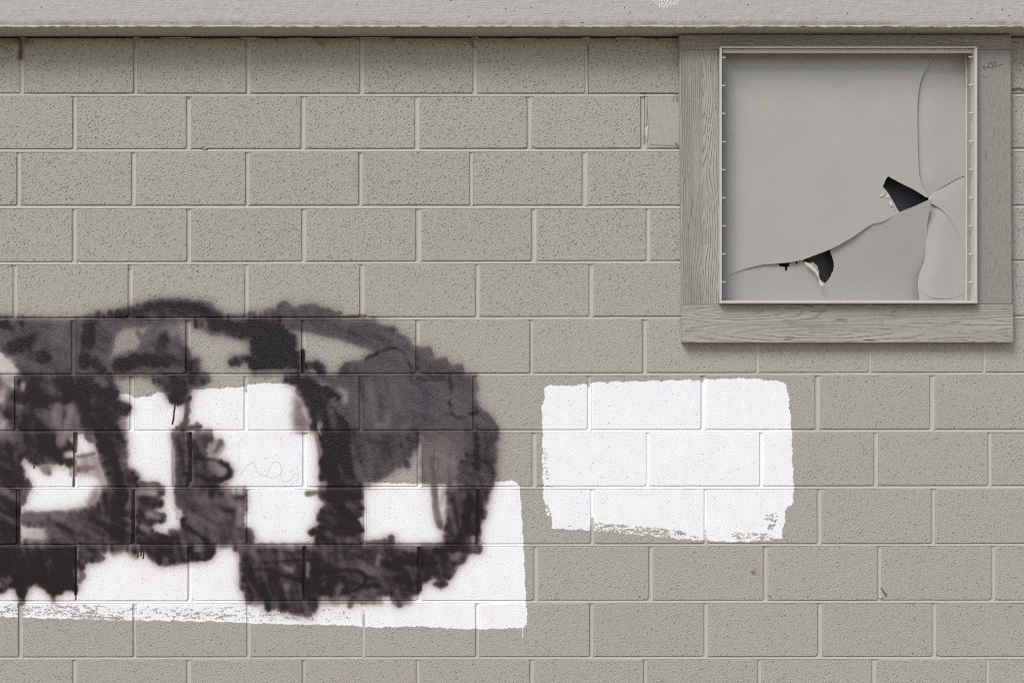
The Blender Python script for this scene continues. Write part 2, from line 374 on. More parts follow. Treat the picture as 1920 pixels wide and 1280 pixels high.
    K(W2([(310,800),(345,880)]), 4, .45, 5, 'to'); K(W2([(425,905),(420,935)]), 4, .3, 4, 'to'); K(W2([(400,900),(400,945)]), 1.2, 2.2, 1)
    P(W2([(400,588),(1430,588),(1445,640),(1450,720),(1490,800),(1545,835),(1585,880),(1605,935),(1605,955),(590,955),(620,880),(540,810),(500,740),(560,720),(545,680)]), 1.62, 4)
    K(W2([(560,680),(600,700),(590,750)]), 7, .35, 7, 'to'); K(W2([(540,830),(590,850)]), 8, 1.8, 8)
    K(W2([(770,660),(780,860)]), 9, .95, 10, 'to'); K(W2([(920,650),(940,780)]), 8, 1.1, 10, 'to'); K(W2([(810,915),(860,920)]), 8, .7, 8, 'to'); K(W2([(980,930),(1010,940)]), 7, .8, 7, 'to'); K(W2([(880,840),(880,890)]), 6, .9, 8, 'to')
    K(W2([(1130,700),(1130,860)]), 16, 1.85, 18); K(W2([(690,620),(720,860)]), 6, 2.0, 10)
    K(W2([(1075,605),(1180,612),(1280,600),(1300,660),(1290,760),(1310,830),(1350,860),(1420,845),(1475,830)]), 5.5, 2.35, 5)
    K(W2([(1460,800),(1470,945)]), 5, 2.2, 5); K(W2([(1455,600),(1455,760)]), 5, 1.2, 5)
    K(W2([(440,955),(620,955)]), 4, 2.6, 4); K(W2([(620,955),(1590,952)]), 4, 1.75, 4)
    P(W2([(432,960),(612,960),(630,1060),(655,1130),(655,1290),(425,1290),(425,1180),(440,1080),(420,1020)]), 2.75, 5)
    K(W2([(400,960),(425,1060),(430,1180)]), 4, 1.1, 5); K(W2([(415,960),(428,1010)]), 1.4, 2.6, 1.2)
    P(W2([(600,960),(1095,962),(1098,1010),(1070,1080),(1030,1120),(970,1145),(935,1190),(890,1235),(800,1290),(640,1290)]), 1.9, 5)
    K(W2([(700,1000),(960,1050)]), 12, 2.1, 14)
    P(W2([(1105,962),(1606,958),(1604,1100),(1590,1290),(1105,1290)]), 1.25, 4)
    P(W2([(1120,1010),(1290,1000),(1370,1120),(1330,1290),(1108,1290),(1108,1060)]), 0.6, 12, 'to')
    K(W2([(1190,1040),(1180,1280)]), 4, 1.0, 6); K(W2([(1290,1060),(1300,1280)]), 5, .9, 8)
    P(W2([(1380,970),(1602,965),(1590,1290),(1360,1290),(1390,1130)]), 1.9, 8)
    K(W2([(1470,1000),(1470,1200)]), 10, 2.4, 12)
    # column below, right leg and its edges
    P(W4([(430,0),(655,0),(655,90),(700,165),(700,190),(500,190),(430,115)]), 2.7, 5)
    P(W4([(640,0),(1010,0),(930,60),(860,100),(770,150),(720,190),(690,190)]), 1.85, 5)
    K(W4([(470,190),(690,190)]), 4, 2.6, 4)
    P(W4([(1350,0),(1592,0),(1575,188),(1340,188)]), 1.9, 6); K(W4([(1170,0),(1190,190)]), 6, 1.1, 6); K(W4([(1290,60),(1290,180)]), 6, 1.1, 8)
    P(W4([(420,205),(700,205),(718,255),(700,285),(716,330),(705,375),(670,402),(706,440),(712,480),(690,500),(710,530),(705,562),(378,562),(400,510),(360,502),(342,480),(370,460),(440,440),(408,400),(415,350),(470,300),(420,255)]), 2.6, 4)
    K(W4([(345,230),(430,222)]), 4, 1.6, 7)
    P(W4([(600,270),(700,260),(690,370),(620,370)]), 1.95, 7, 'to'); P(W4([(600,520),(700,500),(700,560),(600,560)]), 2.0, 4, 'to')
    K(W4([(730,556),(860,546),(900,560)]), 4, 1.6, 4); K(W4([(900,525),(905,560)]), 6, 2.1, 4)
    K(W4([(1185,195),(1195,300),(1215,400),(1225,445)]), 6, 1.25, 5); K(W4([(1260,200),(1235,320)]), 4, .5, 6); K(W4([(1225,420),(1225,445)]), 5, 1.7, 5)
    P(W4([(1275,195),(1562,195),(1560,260),(1532,295),(1535,370),(1502,420),(1492,500),(1490,600),(1250,575),(1255,470),(1275,330)]), 2.1, 5)
    K(W4([(1275,200),(1270,560)]), 4, 1.0, 7)
    K(W4([(1420,260),(1390,480),(1330,560)]), 12, 2.75, 12); K(W4([(1482,210),(1482,480)]), 4, 2.9, 2.5)
    K(W4([(1450,520),(1445,565)]), 4, .7, 4, 'to')
    K(W4([(1240,570),(1490,570)]), 4, 2.1, 4); K(W4([(380,568),(720,570)]), 4, 2.4, 4); K(W4([(0,572),(380,572),(900,572)]), 2, 1.5, 3)
    # bottom bowl
    P(W4([(-20,580),(700,580),(1495,575),(1488,600),(1430,612),(1385,690),(1340,715),(1320,770),(1290,805),(1262,800),(1250,850),(1232,840),(1222,800),(1180,788),(1120,830),(1095,870),(1095,900),(1040,918),(1020,945),(985,960),(965,985),(935,965),(925,930),(885,905),(820,925),(745,945),(650,950),(620,930),(420,925),(410,945),(-20,948)]), 2.1, 4)
    K(W4([(60,700),(160,680),(300,675),(430,690)]), 4, 2.75, 5); K(W4([(0,735),(110,745),(220,790),(340,830)]), 5.5, 2.8, 5)
    K(W4([(340,760),(480,745),(600,735),(690,750),(735,790),(720,850),(640,880),(560,885)]), 6, 2.8, 6); K(W4([(400,640),(400,860),(520,900)]), 16, 2.6, 16)
    K(W4([(930,690),(1050,690),(1180,700)]), 9, 2.7, 9); K(W4([(930,800),(1060,830)]), 11, 2.7, 11); K(W4([(1090,600),(1092,870)]), 4, 2.95, 3); K(W4([(322,590),(322,945)]), 4, 2.95, 3)
    K(W4([(1200,620),(1400,600)]), 9, 2.7, 9); K(W4([(740,850),(820,840)]), 8, 2.7, 8)
    K(W4([(200,725),(230,745)]), 4, .8, 5, 'to'); K(W4([(820,650),(810,700)]), 4, 1.0, 6, 'to'); K(W4([(345,700),(343,780)]), 2.5, 1.0, 3, 'to')
    K(W4([(560,850),(540,890)]), 6, 1.2, 8, 'to'); K(W4([(1000,590),(1090,610)]), 4, 1.1, 6, 'to'); K(W4([(1320,660),(1350,640)]), 6, 1.3, 7, 'to'); K(W4([(210,590),(235,600)]), 4, .9, 5, 'to')
    K(W4([(200,850)]), 6, 1.3, 6, 'to'); K(W4([(440,930),(600,935)]), 4, .9, 6, 'to')
    K(W4([(-20,950),(400,950)]), 3, 1.9, 4); K(W4([(600,950),(700,950)]), 2, 1.2, 3)
    P(W4([(70,958),(415,958),(408,995),(375,1020),(350,1055),(300,1045),(230,1030),(165,1010),(120,985)]), 2.1, 4)
    K(W4([(610,955),(628,980)]), 4, 1.8, 5); K(W4([(945,955),(960,980)]), 5, 1.9, 4); K(W4([(165,1005),(167,1025)]), 1, 2.6, .8)
    return ragged(c.a, straight.a)

def paint_white():
    c = Canvas(); P, K = c.poly, c.stroke
    q = 3.459
    P(Z(980,680,[(155,150),(180,142),(250,150),(330,152),(420,135),(440,128),(700,120),(1150,109),(1400,100),(1500,102),(1600,115),(1660,120),(1690,125),(1712,142),(1725,220),(1735,330),(1745,450),(1750,650),(1757,800),(1757,890),(1745,922),(1712,935),(1705,960),(1700,1020),(1690,1060),(1680,1140),(1630,1142),(1500,1155),(1300,1160),(1180,1148),(1000,1140),(800,1115),(500,1085),(300,1078),(190,1072),(185,1000),(155,950),(136,890),(130,700),(128,400),(122,300),(140,240),(143,180)], q), 1.0, 1.2, wob=1.0)
    # dry roller along the bottom and left edges
    for pts, r, d in (([(480,1062),(800,1090),(1050,1112)],9,.47), ([(1590,1000),(1640,990),(1610,1070)],8,.52), ([(1380,1120),(1600,1130)],8,.50), ([(145,560),(160,760)],5,.56), ([(160,930),(175,990)],6,.5), ([(300,1060),(480,1080)],4,.62), ([(1060,1120),(1180,1135)],5,.6), ([(300,150),(330,150)],3,.55), ([(560,150),(600,150)],5,.72), ([(160,800),(200,805)],2,.4)):
        K(Z(980,680,pts,q), r, d, 4, 'to')
    K(Z(980,680,[(452,1010),(450,1090)],q), 3, .25, 2, 'to'); K(Z(980,680,[(1188,1090),(1190,1150)],q), 2, .35, 2, 'to'); K(Z(980,680,[(428,100),(428,150)],q), 2.2, .1, 1.5, 'to')
    K(Z(980,680,[(1165,90),(1165,118)],q), 2.5, .1, 1.5, 'to')
    # big left patch
    P([(222,745),(222,740),(244.6,738),(248,744),(256,746),(268,744),(281,742.5),(290,738),(298,735.5),(318,737),(336,734),(354,731),(380,729),(408,728),(430,726),(458,725.6),(464,721),(472,720),(500,718),(520,718.6),(540,720),(556,725),(572,745),(588,775),(604,815),(626,865),(650,902),(688,904),(699,903.6),(720,905),(770,906),(830,908),(900,905),(935,902),(962,901),(969,904),(974,912),(976,930),(978,960),(982,1030),(984,1080),(987,1140),(989,1165),(986,1172),(978,1176),(950,1177.5),(895,1179),(860,1178),(820,1175.5),(790,1173.5),(761,1174),(688,1175.5),(660,1172),(600,1170),(560,1170),(520,1168.5),(480,1168),(440,1165.5),(394,1164),(340,1163),(281,1162),(239,1162),(190,1160),(146,1159),(80,1158),(0,1155),(-260,1150),(-260,800),(222,760)], 1.0, 1.1, wob=.8)
    P([(-260,660),(0,660),(34,668),(36,700),(60,715),(130,735),(222,742),(222,800),(-260,820)], 1.0, 3)
    P([(-260,1128),(40,1130),(140,1131),(260,1134),(400,1134),(470,1134),(520,1140),(560,1136),(660,1140),(660,1168),(520,1168),(394,1164),(239,1162),(0,1155),(-260,1150)], .60, 3, 'to')
    for pts, r, d in (([(-60,1142),(110,1146),(180,1150)],8,.52), ([(60,1140),(180,1136)],6,.54), ([(230,1158),(140,1155)],4,.44), ([(330,1152),(430,1156)],6,.52), ([(480,1140),(480,1160)],6,.66), ([(600,1150),(630,1160)],8,.64)):
        K(pts, r, d, 4, 'to')
    K([(250,1134),(251,1162)], 3, .45, 2, 'to'); K([(466,1134),(466,1166)], 3, .5, 2, 'to'); K([(38,1128),(38,1160)], 4, .1, 2, 'to'); K([(682,1152),(682,1180)], 2.5, .15, 1.5, 'to')
    K([(979.5,1176),(980.5,1184),(979.5,1195)], .7, .9, .6)
    K([(245,736),(248,741)], 3, .2, 2, 'to'); K([(461,716),(461,735)], 2.5, .3, 2, 'to')
    return c.a

def paint_pencil():
    c = Canvas(); K = c.stroke
    k = lambda p, w=.75, d=.48: K(Z(380,780,p), w, d, .7)
    k([(330,475),(400,480),(450,450),(500,430),(560,370),(610,300)], .5, .45)
    k([(430,890),(520,870),(535,780),(545,560),(548,420)], .5, .4)
    k([(560,890),(620,800),(670,740),(740,695),(780,700),(800,760),(820,830),(870,885),(960,885)])
    k([(1060,690),(1000,780),(960,905),(1000,920),(1100,910),(1160,880),(1190,800),(1170,720),(1130,690),(1060,690)])
    k([(1190,800),(1175,900),(1190,970),(1240,990),(1330,950),(1370,900),(1370,860),(1430,860),(1440,930),(1400,980),(1320,1030)], .55, .6)
    k([(1310,800),(1312,830)])
    q = 8.727
    b = lambda p, w=.8, d=.9: K(Z(1700,60,p,q), w, d, .6)
    b([(1215,590),(1180,625),(1230,660)]); b([(1185,625),(1260,622),(1345,628)], 1.0)
    b([(1285,540),(1278,620)], 1.1); b([(1285,542),(1320,535)]); b([(1330,535),(1325,570),(1345,590),(1335,625)]); b([(1345,540),(1400,530)])
    b([(1350,560),(1370,610)]); b([(1405,545),(1385,580),(1395,605),(1440,585),(1510,568)])
    b([(1200,480),(1235,470),(1225,500)], .6, .5); b([(1170,750),(1210,790),(1260,770)], .7, .6)
    return c.a

def stains():
    """brown (rusty and soil marks, a band along the wall top), pink, green tints"""
    r, g, b = Canvas(), Canvas(), Canvas()
    K = r.stroke
    r.poly([(-200,69),(1272,69),(1272,80),(-200,80)], .42, 5); r.poly([(-200,69),(70,69),(60,84),(-200,86)], .55, 5)  # even brown band along the wall top, deeper at the left end
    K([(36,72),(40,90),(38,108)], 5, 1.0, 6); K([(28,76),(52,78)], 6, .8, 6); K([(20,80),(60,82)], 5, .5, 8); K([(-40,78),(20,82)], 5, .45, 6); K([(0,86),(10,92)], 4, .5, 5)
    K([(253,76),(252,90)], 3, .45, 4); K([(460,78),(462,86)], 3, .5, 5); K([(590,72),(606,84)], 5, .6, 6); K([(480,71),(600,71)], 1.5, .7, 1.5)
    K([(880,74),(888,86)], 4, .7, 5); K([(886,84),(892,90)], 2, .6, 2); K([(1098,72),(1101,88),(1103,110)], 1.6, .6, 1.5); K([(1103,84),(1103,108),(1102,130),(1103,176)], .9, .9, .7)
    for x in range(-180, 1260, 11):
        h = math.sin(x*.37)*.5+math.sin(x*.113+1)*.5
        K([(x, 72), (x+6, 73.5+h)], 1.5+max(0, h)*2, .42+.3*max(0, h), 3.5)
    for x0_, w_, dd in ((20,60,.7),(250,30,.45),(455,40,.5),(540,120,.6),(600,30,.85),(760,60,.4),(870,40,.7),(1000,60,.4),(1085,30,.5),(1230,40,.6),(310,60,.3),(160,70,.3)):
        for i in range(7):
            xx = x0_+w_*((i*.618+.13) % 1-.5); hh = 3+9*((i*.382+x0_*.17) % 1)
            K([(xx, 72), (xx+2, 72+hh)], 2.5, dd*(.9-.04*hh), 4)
    K([(1201,175),(1214,175)], 1.2, .9, .8); K([(1214,176.5),(1268,174.5)], .7, .8, .6); K([(1209,178),(1209,215),(1208,255)], 1.0, .8, .8); K([(1208,255),(1209,270)], 2, .7, 1.5)
    K([(1215,185),(1214,210),(1216,240),(1215,262)], .8, .5, .7); K([(1218,272),(1270,274)], 1.2, .6, 1); K([(1269,178),(1270,192)], 1.5, .7, 1.2); K([(1268,270),(1272,276)], 2.5, .7, 1.5)
    K([(1265,180),(1262,190)], 2, .4, 3)
    K([(1899,169),(1912,167),(1918,170)], 3.2, .85, 1.2)
    K([(20,380),(27,377)], 1.6, .7, 1); K([(44,381),(48,381)], 1.2, .6, 1); K([(375,278),(388,281)], 1.0, .7, .7)
    K([(1413,1073)], 4, .75, 4); K([(1416,1066)], 2, .5, 3); K([(1653,1103),(1662,1116)], 1.8, .9, 1.2); K([(1441,1116),(1446,1119)], 1.6, .7, 1.2); K([(1841,1119)], 1.5, .5, 1.5)
    K([(1215,583),(1215,586)], 1.0, .8, .8); K([(1848,689)], 1.2, .9, .8); K([(1568,697+6)], 1, .3, 1); K([(352,184),(356,185)], 1.6, .8, 1); K([(240,505),(245,503)], 1.8, .6, 1.2)
    K([(95,1182),(130,1181)], .5, .2, .5); K([(128,1181)], 1.4, .7, 1.2)
    for x, y in ((1568,744),(1710,761),(1706,792),(1614,959),(1642,799),(1536,876),(1520,883),(1625,850),(1716,945),(1840,1168),(1716,1117+20),(720,545),(1158,1016),(1323,828),(1395,986),(1376,907)):
        K([(x, y)], .9, .85, .8)
    # scuff on the plastic
    K([(1427,195),(1436,189),(1443,190)], 5, .55, 4); K([(1441,185),(1448,178),(1452,164)], 1.5, .3, 1.5); K([(1435,203),(1437,226),(1439,240)], 2.5, .25, 3)
    K = g.stroke
    for x, y, rr, d in ((425,800,25,.5),(300,760,14,.5),(520,815,30,.35),(345,790,12,.6),(270,1065,50,.4),(340,1090,30,.4),(130,1128,30,.4),(60,690,20,.5),(110,810,24,.5),(515,997,14,.7),(780,952,20,.35),(800,1130,20,.4),(850,1140,20,.35),(925,1150,22,.45),(300,880,40,.3),(560,885,20,.3),(25,700,14,.6),(655,1132,10,.6),(640,1010,10,.2),(420,1095,20,.35),(915,1190,14,.45),(1190,1200,30,.18),(1190,700,50,.12)):
        K([(x, y)], rr*.4, d, rr)
    K([(682,1143),(683,1160),(682,1167)], 1.1, 2.5, .8); K([(334,781)], 2, 1.2, 2)
    K = b.stroke
    for x, y, rr, d in ((510,1140,22,.8),(318,815,10,.5),(370,882,12,.7),(310,575,10,.6),(455,1025,8,.6),(160,650,14,.4),(690,600,16,.5),(660,735,8,.7),(790,815,8,.8),(190,960,14,.3),(330,970,10,.5),(760,750,20,.35)):
        K([(x, y)], rr*.4, d, rr)
    return r.a, g.a, b.a
def as_image(name, chans):
    im = bpy.data.images.new(name, CW, CH, alpha=True, float_buffer=False)
    im.colorspace_settings.name = 'Non-Color'; im.alpha_mode = 'CHANNEL_PACKED'
    a = np.stack(list(chans)+[np.ones((CH, CW), np.float32)], -1)[::-1]
    im.pixels.foreach_set(np.ascontiguousarray(np.clip(a, 0, 1), dtype=np.float32).ravel()); im.update(); im.pack()
    return im
IMG_PAINT = as_image('paint_mask', (paint_black()/4, paint_white(), paint_pencil()))
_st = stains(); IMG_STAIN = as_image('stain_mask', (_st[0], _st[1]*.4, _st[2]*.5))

def mask_uv(N, pos):
    x, y, z = N.sep(pos)
    u = N.math('MULTIPLY_ADD', x, 1/(S*CW), (960-CX0)/CW)
    v = N.math('MULTIPLY_ADD', z, 1/(S*CH), (CH-640-CZ/S)/CH)
    return N.comb(u, v, 0.0)
def mask(N, im, uv):
    t = N.n('ShaderNodeTexImage', image=im, extension='EXTEND', interpolation='Linear')
    N.put(t.inputs[0], uv); return N.sepc(t.outputs[0])

TAN = (.380, .370, .338)
# ---------------------------------------------------------------- materials
def wall_material(name, block, smooth=False):
    N = NT(name); p = N.pos(); uv = mask_uv(N, p)
    blk, wht, pen = mask(N, IMG_PAINT, uv)[:3]; brown_mark, pink, green = mask(N, IMG_STAIN, uv)[:3]
    x, y, z = N.sep(p)
    # relief: coarse grain of the block face under paint, fine orange peel, open pores
    q = N.map(p, rot=(0, math.radians(32), 0), scale=(1, 1, 1))
    qd = N.map(q, scale=(.72, 1, 1.2))
    g1 = N.noise(qd, 165, 2.0, .62); g2 = N.noise(p, 300, 1.5, .5); big = N.noise(p, 9, 2, .5); mid = N.noise(p, 34, 2, .5)
    wob = N.n('ShaderNodeVectorMath', operation='MULTIPLY_ADD'); N.put(wob.inputs[0], N.noise(p, 160, 1, .5, out=1)); wob.inputs[1].default_value = (.010,)*3; N.put(wob.inputs[2], qd)
    pv = N.voro(wob.outputs[0], 122)
    keep = N.sepc(pv.outputs['Color'])[0]
    top = N.step(z, 1.45, 2.05)                        # upper courses were left more open by the roller
    amount = N.math('MULTIPLY_ADD', top, .34, N.math('MULTIPLY_ADD', big, .7, -.08))
    has = N.step(keep, N.sub(amount, .08), amount, 1, 0)
    size = N.math('MULTIPLY_ADD', N.sepc(pv.outputs['Color'])[1], .24, .13)
    pore = N.mul(N.step(pv.outputs['Distance'], N.mul(size, .35), N.add(size, .06), 1, 0), has)
    if not block or smooth: pore = N.mul(pore, .12 if smooth else .0)
    # tan paint
    tint = N.step(N.noise(p, 1.1, 1, .5), .35, .65)
    base = N.mix(tint, (TAN[0]*1.006, TAN[1]*.992, TAN[2]*.992), (TAN[0]*.99, TAN[1]*1.003, TAN[2]*.992))
    base = N.mix(N.step(mid, .3, .75, 0, .16), base, (.335, .318, .283)) if block else N.mix(.42, base, (.48, .465, .43))
    inf = N.n('ShaderNodeObjectInfo')
    base = N.mix(N.mul(inf.outputs['Random'], .26), base, (.335, .322, .292))
    base = N.mix(N.mul(pore, N.math('MULTIPLY_ADD', top, .25, .42)), base, (.105, .09, .075))
    if block: base = N.mix(N.mul(N.step(g1, .50, .33), N.math('MULTIPLY_ADD', top, .26, .10)), base, (.14, .125, .105))
    base = N.mix(N.mul(brown_mark, N.step(N.add(g1, N.mul(brown_mark, .6)), .42, .7)), base, (.10, .060, .030))
    # white roller paint: skips the pores where it ran dry
    sp = N.add(N.mul(N.sub(g1, .5), .95), N.mul(N.sub(N.noise(N.map(p, scale=(.4, 1, 1.2)), 85, 2, .6), .5), 1.0))
    w = N.step(N.add(wht, sp), .43, .57)
    full = N.step(wht, .80, .97)
    w = N.math('MAXIMUM', w, full)
    w = N.mul(w, N.sub(1.0, N.mul(N.mul(pore, N.step(keep, .13, .05)), .55)))
    wcol = N.mix(N.step(N.noise(N.map(p, scale=(1, 1, .35)), 26, 2, .5), .35, .7, 0, .6), (.825, .85, .885), (.785, .81, .85))
    wcol = N.mix(N.math('MINIMUM', N.mul(pink, N.step(pink, .2, .8, .55, 1.3)), .9), wcol, (.78, .30, .30)); wcol = N.mix(N.mul(green, .3), wcol, (.45, .68, .5))
    base = N.mix(N.mul(pink, .10), base, (.5, .3, .27))
    base = N.mix(w, base, wcol)
    base = N.mix(N.mul(pen, .75), base, (.16, .15, .17))
    # black spray: thin coats let the wall through, brownish
    d = N.mul(N.mul(blk, 4.0), N.math('MULTIPLY_ADD', N.sub(g1, .5), .5, 1.22))
    T = [N.math('EXPONENT', N.mul(d, -k)) for k in (1.42, 1.72, 1.86)]
    kk = N.step(d, 1.7, 3.2)
    K = N.mix(kk, (.060, .059, .076), (.0055, .005, .0075))
    K = N.mix(N.mul(green, .22), K, (.03, .10, .085))
    bc = N.sepc(base); kc = N.sepc(K)
    col = N.rgb(*[N.add(N.mul(bc[i], T[i]), N.mul(kc[i], N.sub(1.0, T[i]))) for i in range(3)])
    hgt = N.add(N.mul(g1, .95), N.mul(g2, .26))
    hgt = N.sub(hgt, N.mul(pore, N.mix(w, (.55,)*3, (.3,)*3)))
    if not block: hgt = N.add(N.mul(N.noise(p, 60, 2, .5), .5), N.mul(g2, .15))
    if smooth: hgt = N.mul(hgt, .4)
    rough = N.math('MULTIPLY_ADD', N.math('SUBTRACT', 1.0, T[1]), -.26, .74)
    return N.out(col, rough, spec=N.math('MULTIPLY_ADD', N.math('SUBTRACT', 1.0, T[1]), -.16, .42), normal=N.bump(hgt, 1.0 if block else .5, N.math('MULTIPLY_ADD', w, -.0028, .0044) if block else .002))

def wood_material(name, vertical, knots, freq=190, crack=.5, tone=1.0, ringamt=1.0):
    """painted, weathered sawn board; grain runs round the given knots (wall units)"""
    N = NT(name); p = N.pos(); x, y, z = N.sep(p); uv = mask_uv(N, p)
    al, ac = (z, x) if vertical else (x, z)
    lo = N.comb(N.mul(al, .10), ac, N.mul(y, .5))
    wv = N.sub(N.noise(lo, 16, 2, .5), .5); wv2 = N.sub(N.noise(lo, 55, 2, .5), .5)
    best = None
    for kx, ky, el_, off in knots:
        w = P(kx, ky, .038); a0, c0 = (w.z, w.x) if vertical else (w.x, w.z)
        da = N.mul(N.sub(al, a0), el_); dc = N.sub(ac, c0)
        r = N.math('SQRT', N.add(N.mul(da, da), N.mul(dc, dc)))
        r = N.add(r, off)
        best = r if best is None else N.math('SMOOTH_MIN', best, r, .02)
    f = N.add(best, N.add(N.mul(wv, .030), N.mul(wv2, .006)))
    ring = N.math('FRACT', N.mul(f, freq))
    late = N.math('MULTIPLY', N.step(ring, .15, .80), N.step(ring, 1.0, .84))
    fib = N.noise(N.comb(N.mul(al, .05), ac, 0.0), 700, 2, .6)
    fib2 = N.noise(N.comb(N.mul(al, .10), ac, 0.0), 260, 2, .6)
    patch = N.step(N.noise(N.comb(N.mul(al, .5), ac, 0.0), 9, 2, .5), .38, .62)
    crk = N.mul(N.step(N.noise(N.comb(N.mul(al, .055), N.add(ac, N.mul(f, .4)), 3.0), 210, 1.5, .5), .66, .72), patch)
    col = N.mix(N.step(fib2, .3, .7), (.315*tone, .304*tone, .275*tone), (.375*tone, .364*tone, .332*tone))
    col = N.mix(N.mul(N.step(ring, .86, .97), N.math('MULTIPLY_ADD', patch, .30*ringamt, .12*ringamt)), col, (.12, .105, .088))
    col = N.mix(N.mul(N.step(fib, .60, .76), .22), col, (.13, .115, .10))
    col = N.mix(N.mul(crk, crack), col, (.035, .028, .022))
    pen = mask(N, IMG_PAINT, uv)[2]; col = N.mix(N.mul(pen, .85), col, (.05, .04, .04))
    h = N.add(N.mul(late, .85*ringamt), N.add(N.mul(fib, .42), N.mul(fib2, .35))); h = N.sub(h, N.mul(crk, 1.4*crack))
    return N.out(col, .72, N.bump(h, 1.0, .0024), .3)

def beam_material():
    N = NT('painted_concrete'); p = N.pos(); x, y, z = N.sep(p)
    st = N.noise(N.comb(N.mul(x, .06), y, z), 190, 3, .6); g = N.noise(p, 40, 3, .55); f = N.noise(p, 260, 2, .5)
    v = N.voro(p, 46); k = N.sepc(v.outputs['Color'])
    hole = N.mul(N.step(v.outputs['Distance'], .06, .15, 1, 0), N.step(k[0], .24, .20))
    v2 = N.voro(N.map(p, scale=(.6, 1, 1)), 17); hole = N.math('MAXIMUM', hole, N.mul(N.step(v2.outputs['Distance'], .05, .11, .8, 0), N.step(N.sepc(v2.outputs['Color'])[1], .22, .2)))
    col = N.mix(N.step(g, .3, .7), (.382, .382, .366), (.425, .424, .41))
    col = N.mix(N.step(N.noise(p, 2.2, 1, .5), .35, .65, 0, .5), col, (.41, .402, .388))
    col = N.mix(N.step(st, .60, .74, 0, .08), col, (.30, .285, .26))
    col = N.mix(N.mul(hole, .85), col, (.05, .042, .035))
    lipd = N.mul(N.step(z, P(0, 49.2, .121).z, P(0, 47.0, .121).z, 1, 0), N.math('LESS_THAN', y, -.1165))
    col = N.mix(N.mul(N.mul(lipd, N.step(N.noise(N.comb(N.mul(x, .4), 0.0, z), 60, 3, .6), .46, .60)), .75), col, (.13, .09, .06))
    a = P(1252, -3, .121)
    dx = N.mul(N.sub(x, a.x), .62); dz = N.add(N.mul(N.sub(z, a.z), 1.15), N.mul(dx, -.32))
    r = N.add(N.math('SQRT', N.add(N.mul(dx, dx), N.mul(dz, dz))), N.mul(N.sub(N.noise(p, 70, 3, .6), .5), .03))
    chip = N.mul(N.step(r, .036, .030), N.math('LESS_THAN', y, -.1))
    ch = N.step(N.noise(p, 190, 3, .6), .35, .65)
    col = N.mix(chip, col, N.mix(ch, (.5, .49, .48), (.82, .82, .83)))
    h = N.add(N.add(N.mul(st, .55), N.mul(g, .9)), N.mul(f, .40)); h = N.sub(h, N.mul(hole, 1.0)); h = N.sub(h, N.mul(chip, N.math('MULTIPLY_ADD', ch, .8, .7)))
    return N.out(col, .68, N.bump(h, .9, .0034), .4)

def plain(name, col, rough, spec=.5, bump=None, mottled=.08):
    N = NT(name); p = N.pos()
    c = N.mix(N.step(N.noise(p, 14, 3, .55), .3, .7, 0, mottled), col, tuple(v*.55 for v in col))
    nrm = N.bump(N.noise(p, bump[0], 2, .5), bump[1], .001) if bump else None
    return N.out(c, rough, nrm, spec)

def plastic_material():
    N = NT('painted_plastic'); p = N.pos(); uv = mask_uv(N, p); brown_mark = mask(N, IMG_STAIN, uv)[0]
    g = N.noise(p, 5, 2, .5)
    col = N.mix(N.step(g, .3, .7), (.352, .350, .334), (.372, .369, .352))
    n = N.noise(p, 260, 2, .5)
    spk = N.step(N.voro(p, 24).outputs['Distance'], .018, .035, .5, 0)
    col = N.mix(spk, col, (.16, .14, .12))
    col = N.mix(N.mul(brown_mark, N.step(N.noise(p, 150, 2, .6), .3, .6)), col, (.50, .37, .22))
    return N.out(col, .27, N.bump(N.add(N.mul(N.noise(p, 3.5, 1, .5), 6.0), N.mul(N.noise(p, 420, 1, .5), .12)), .22, .002), .5)

M_BLOCK = wall_material('painted_block', True); M_MORTAR = wall_material('painted_mortar', False); M_CLOSER = wall_material('rendered_block', True, True)
M_BEAM = beam_material()
M_METAL = plain('painted_metal', (.50, .485, .455), .45, .5, (300, .1))
M_RETAINER = plain('dull_metal', (.33, .32, .30), .5, .5, (400, .1), .3)
M_DARK = plain('dark_backing', (.045, .047, .058), .45, .5, (60, .2), .3)
M_CAVITY = plain('cavity_lining', (.02, .019, .02), .6)
M_FLAKE = plain('peeled_paint', (.55, .52, .46), .6)
M_CORE = plain('bare_plastic_edge', (.62, .60, .55), .5)
M_PLASTIC = plastic_material()
M_GROUND = plain('worn_concrete', (.40, .31, .205), .9, .3, (80, .5), .5)
M_WOOD = {
 'left':   wood_material('wood_left', True,  [(1318,160,.10,0),(1316,560,.12,0),(1323,440,.16,.004)], 150, .6, .95),
 'right':  wood_material('wood_right', True, [(1862,126,.30,.0),(2300,420,.012,.0)], 120, .3, .76, .10),
 'bottom': wood_material('wood_bottom', False, [(1547,625,.075,0),(1790,640,.13,.010),(1392,585,.10,.012),(1990,600,.03,.02)], 110, 1.0, .98, .75),
 'top':    wood_material('wood_top', False, [(1320,100,.08,0),(1700,120,.06,.01)], 220, .3, .92)}

# ---------------------------------------------------------------- ground
bm = bmesh.new()
vs = [bm.verts.new(v) for v in ((-60,-120,0),(60,-120,0),(60,40,0),(-60,40,0))]; bm.faces.new(vs)
g = mesh_obj('ground', bm, M_GROUND); g['kind'] = 'structure'

# ---------------------------------------------------------------- block wall
wall = thing('block_wall', 'long painted concrete block wall in tan with black spray graffiti and white buffed patches', 'wall', (0, 0.1, 0))
wall['kind'] = 'thing'
def put_in(o, root):
    o.parent = root; o.matrix_parent_inverse = root.matrix_basis.inverted()
    return o
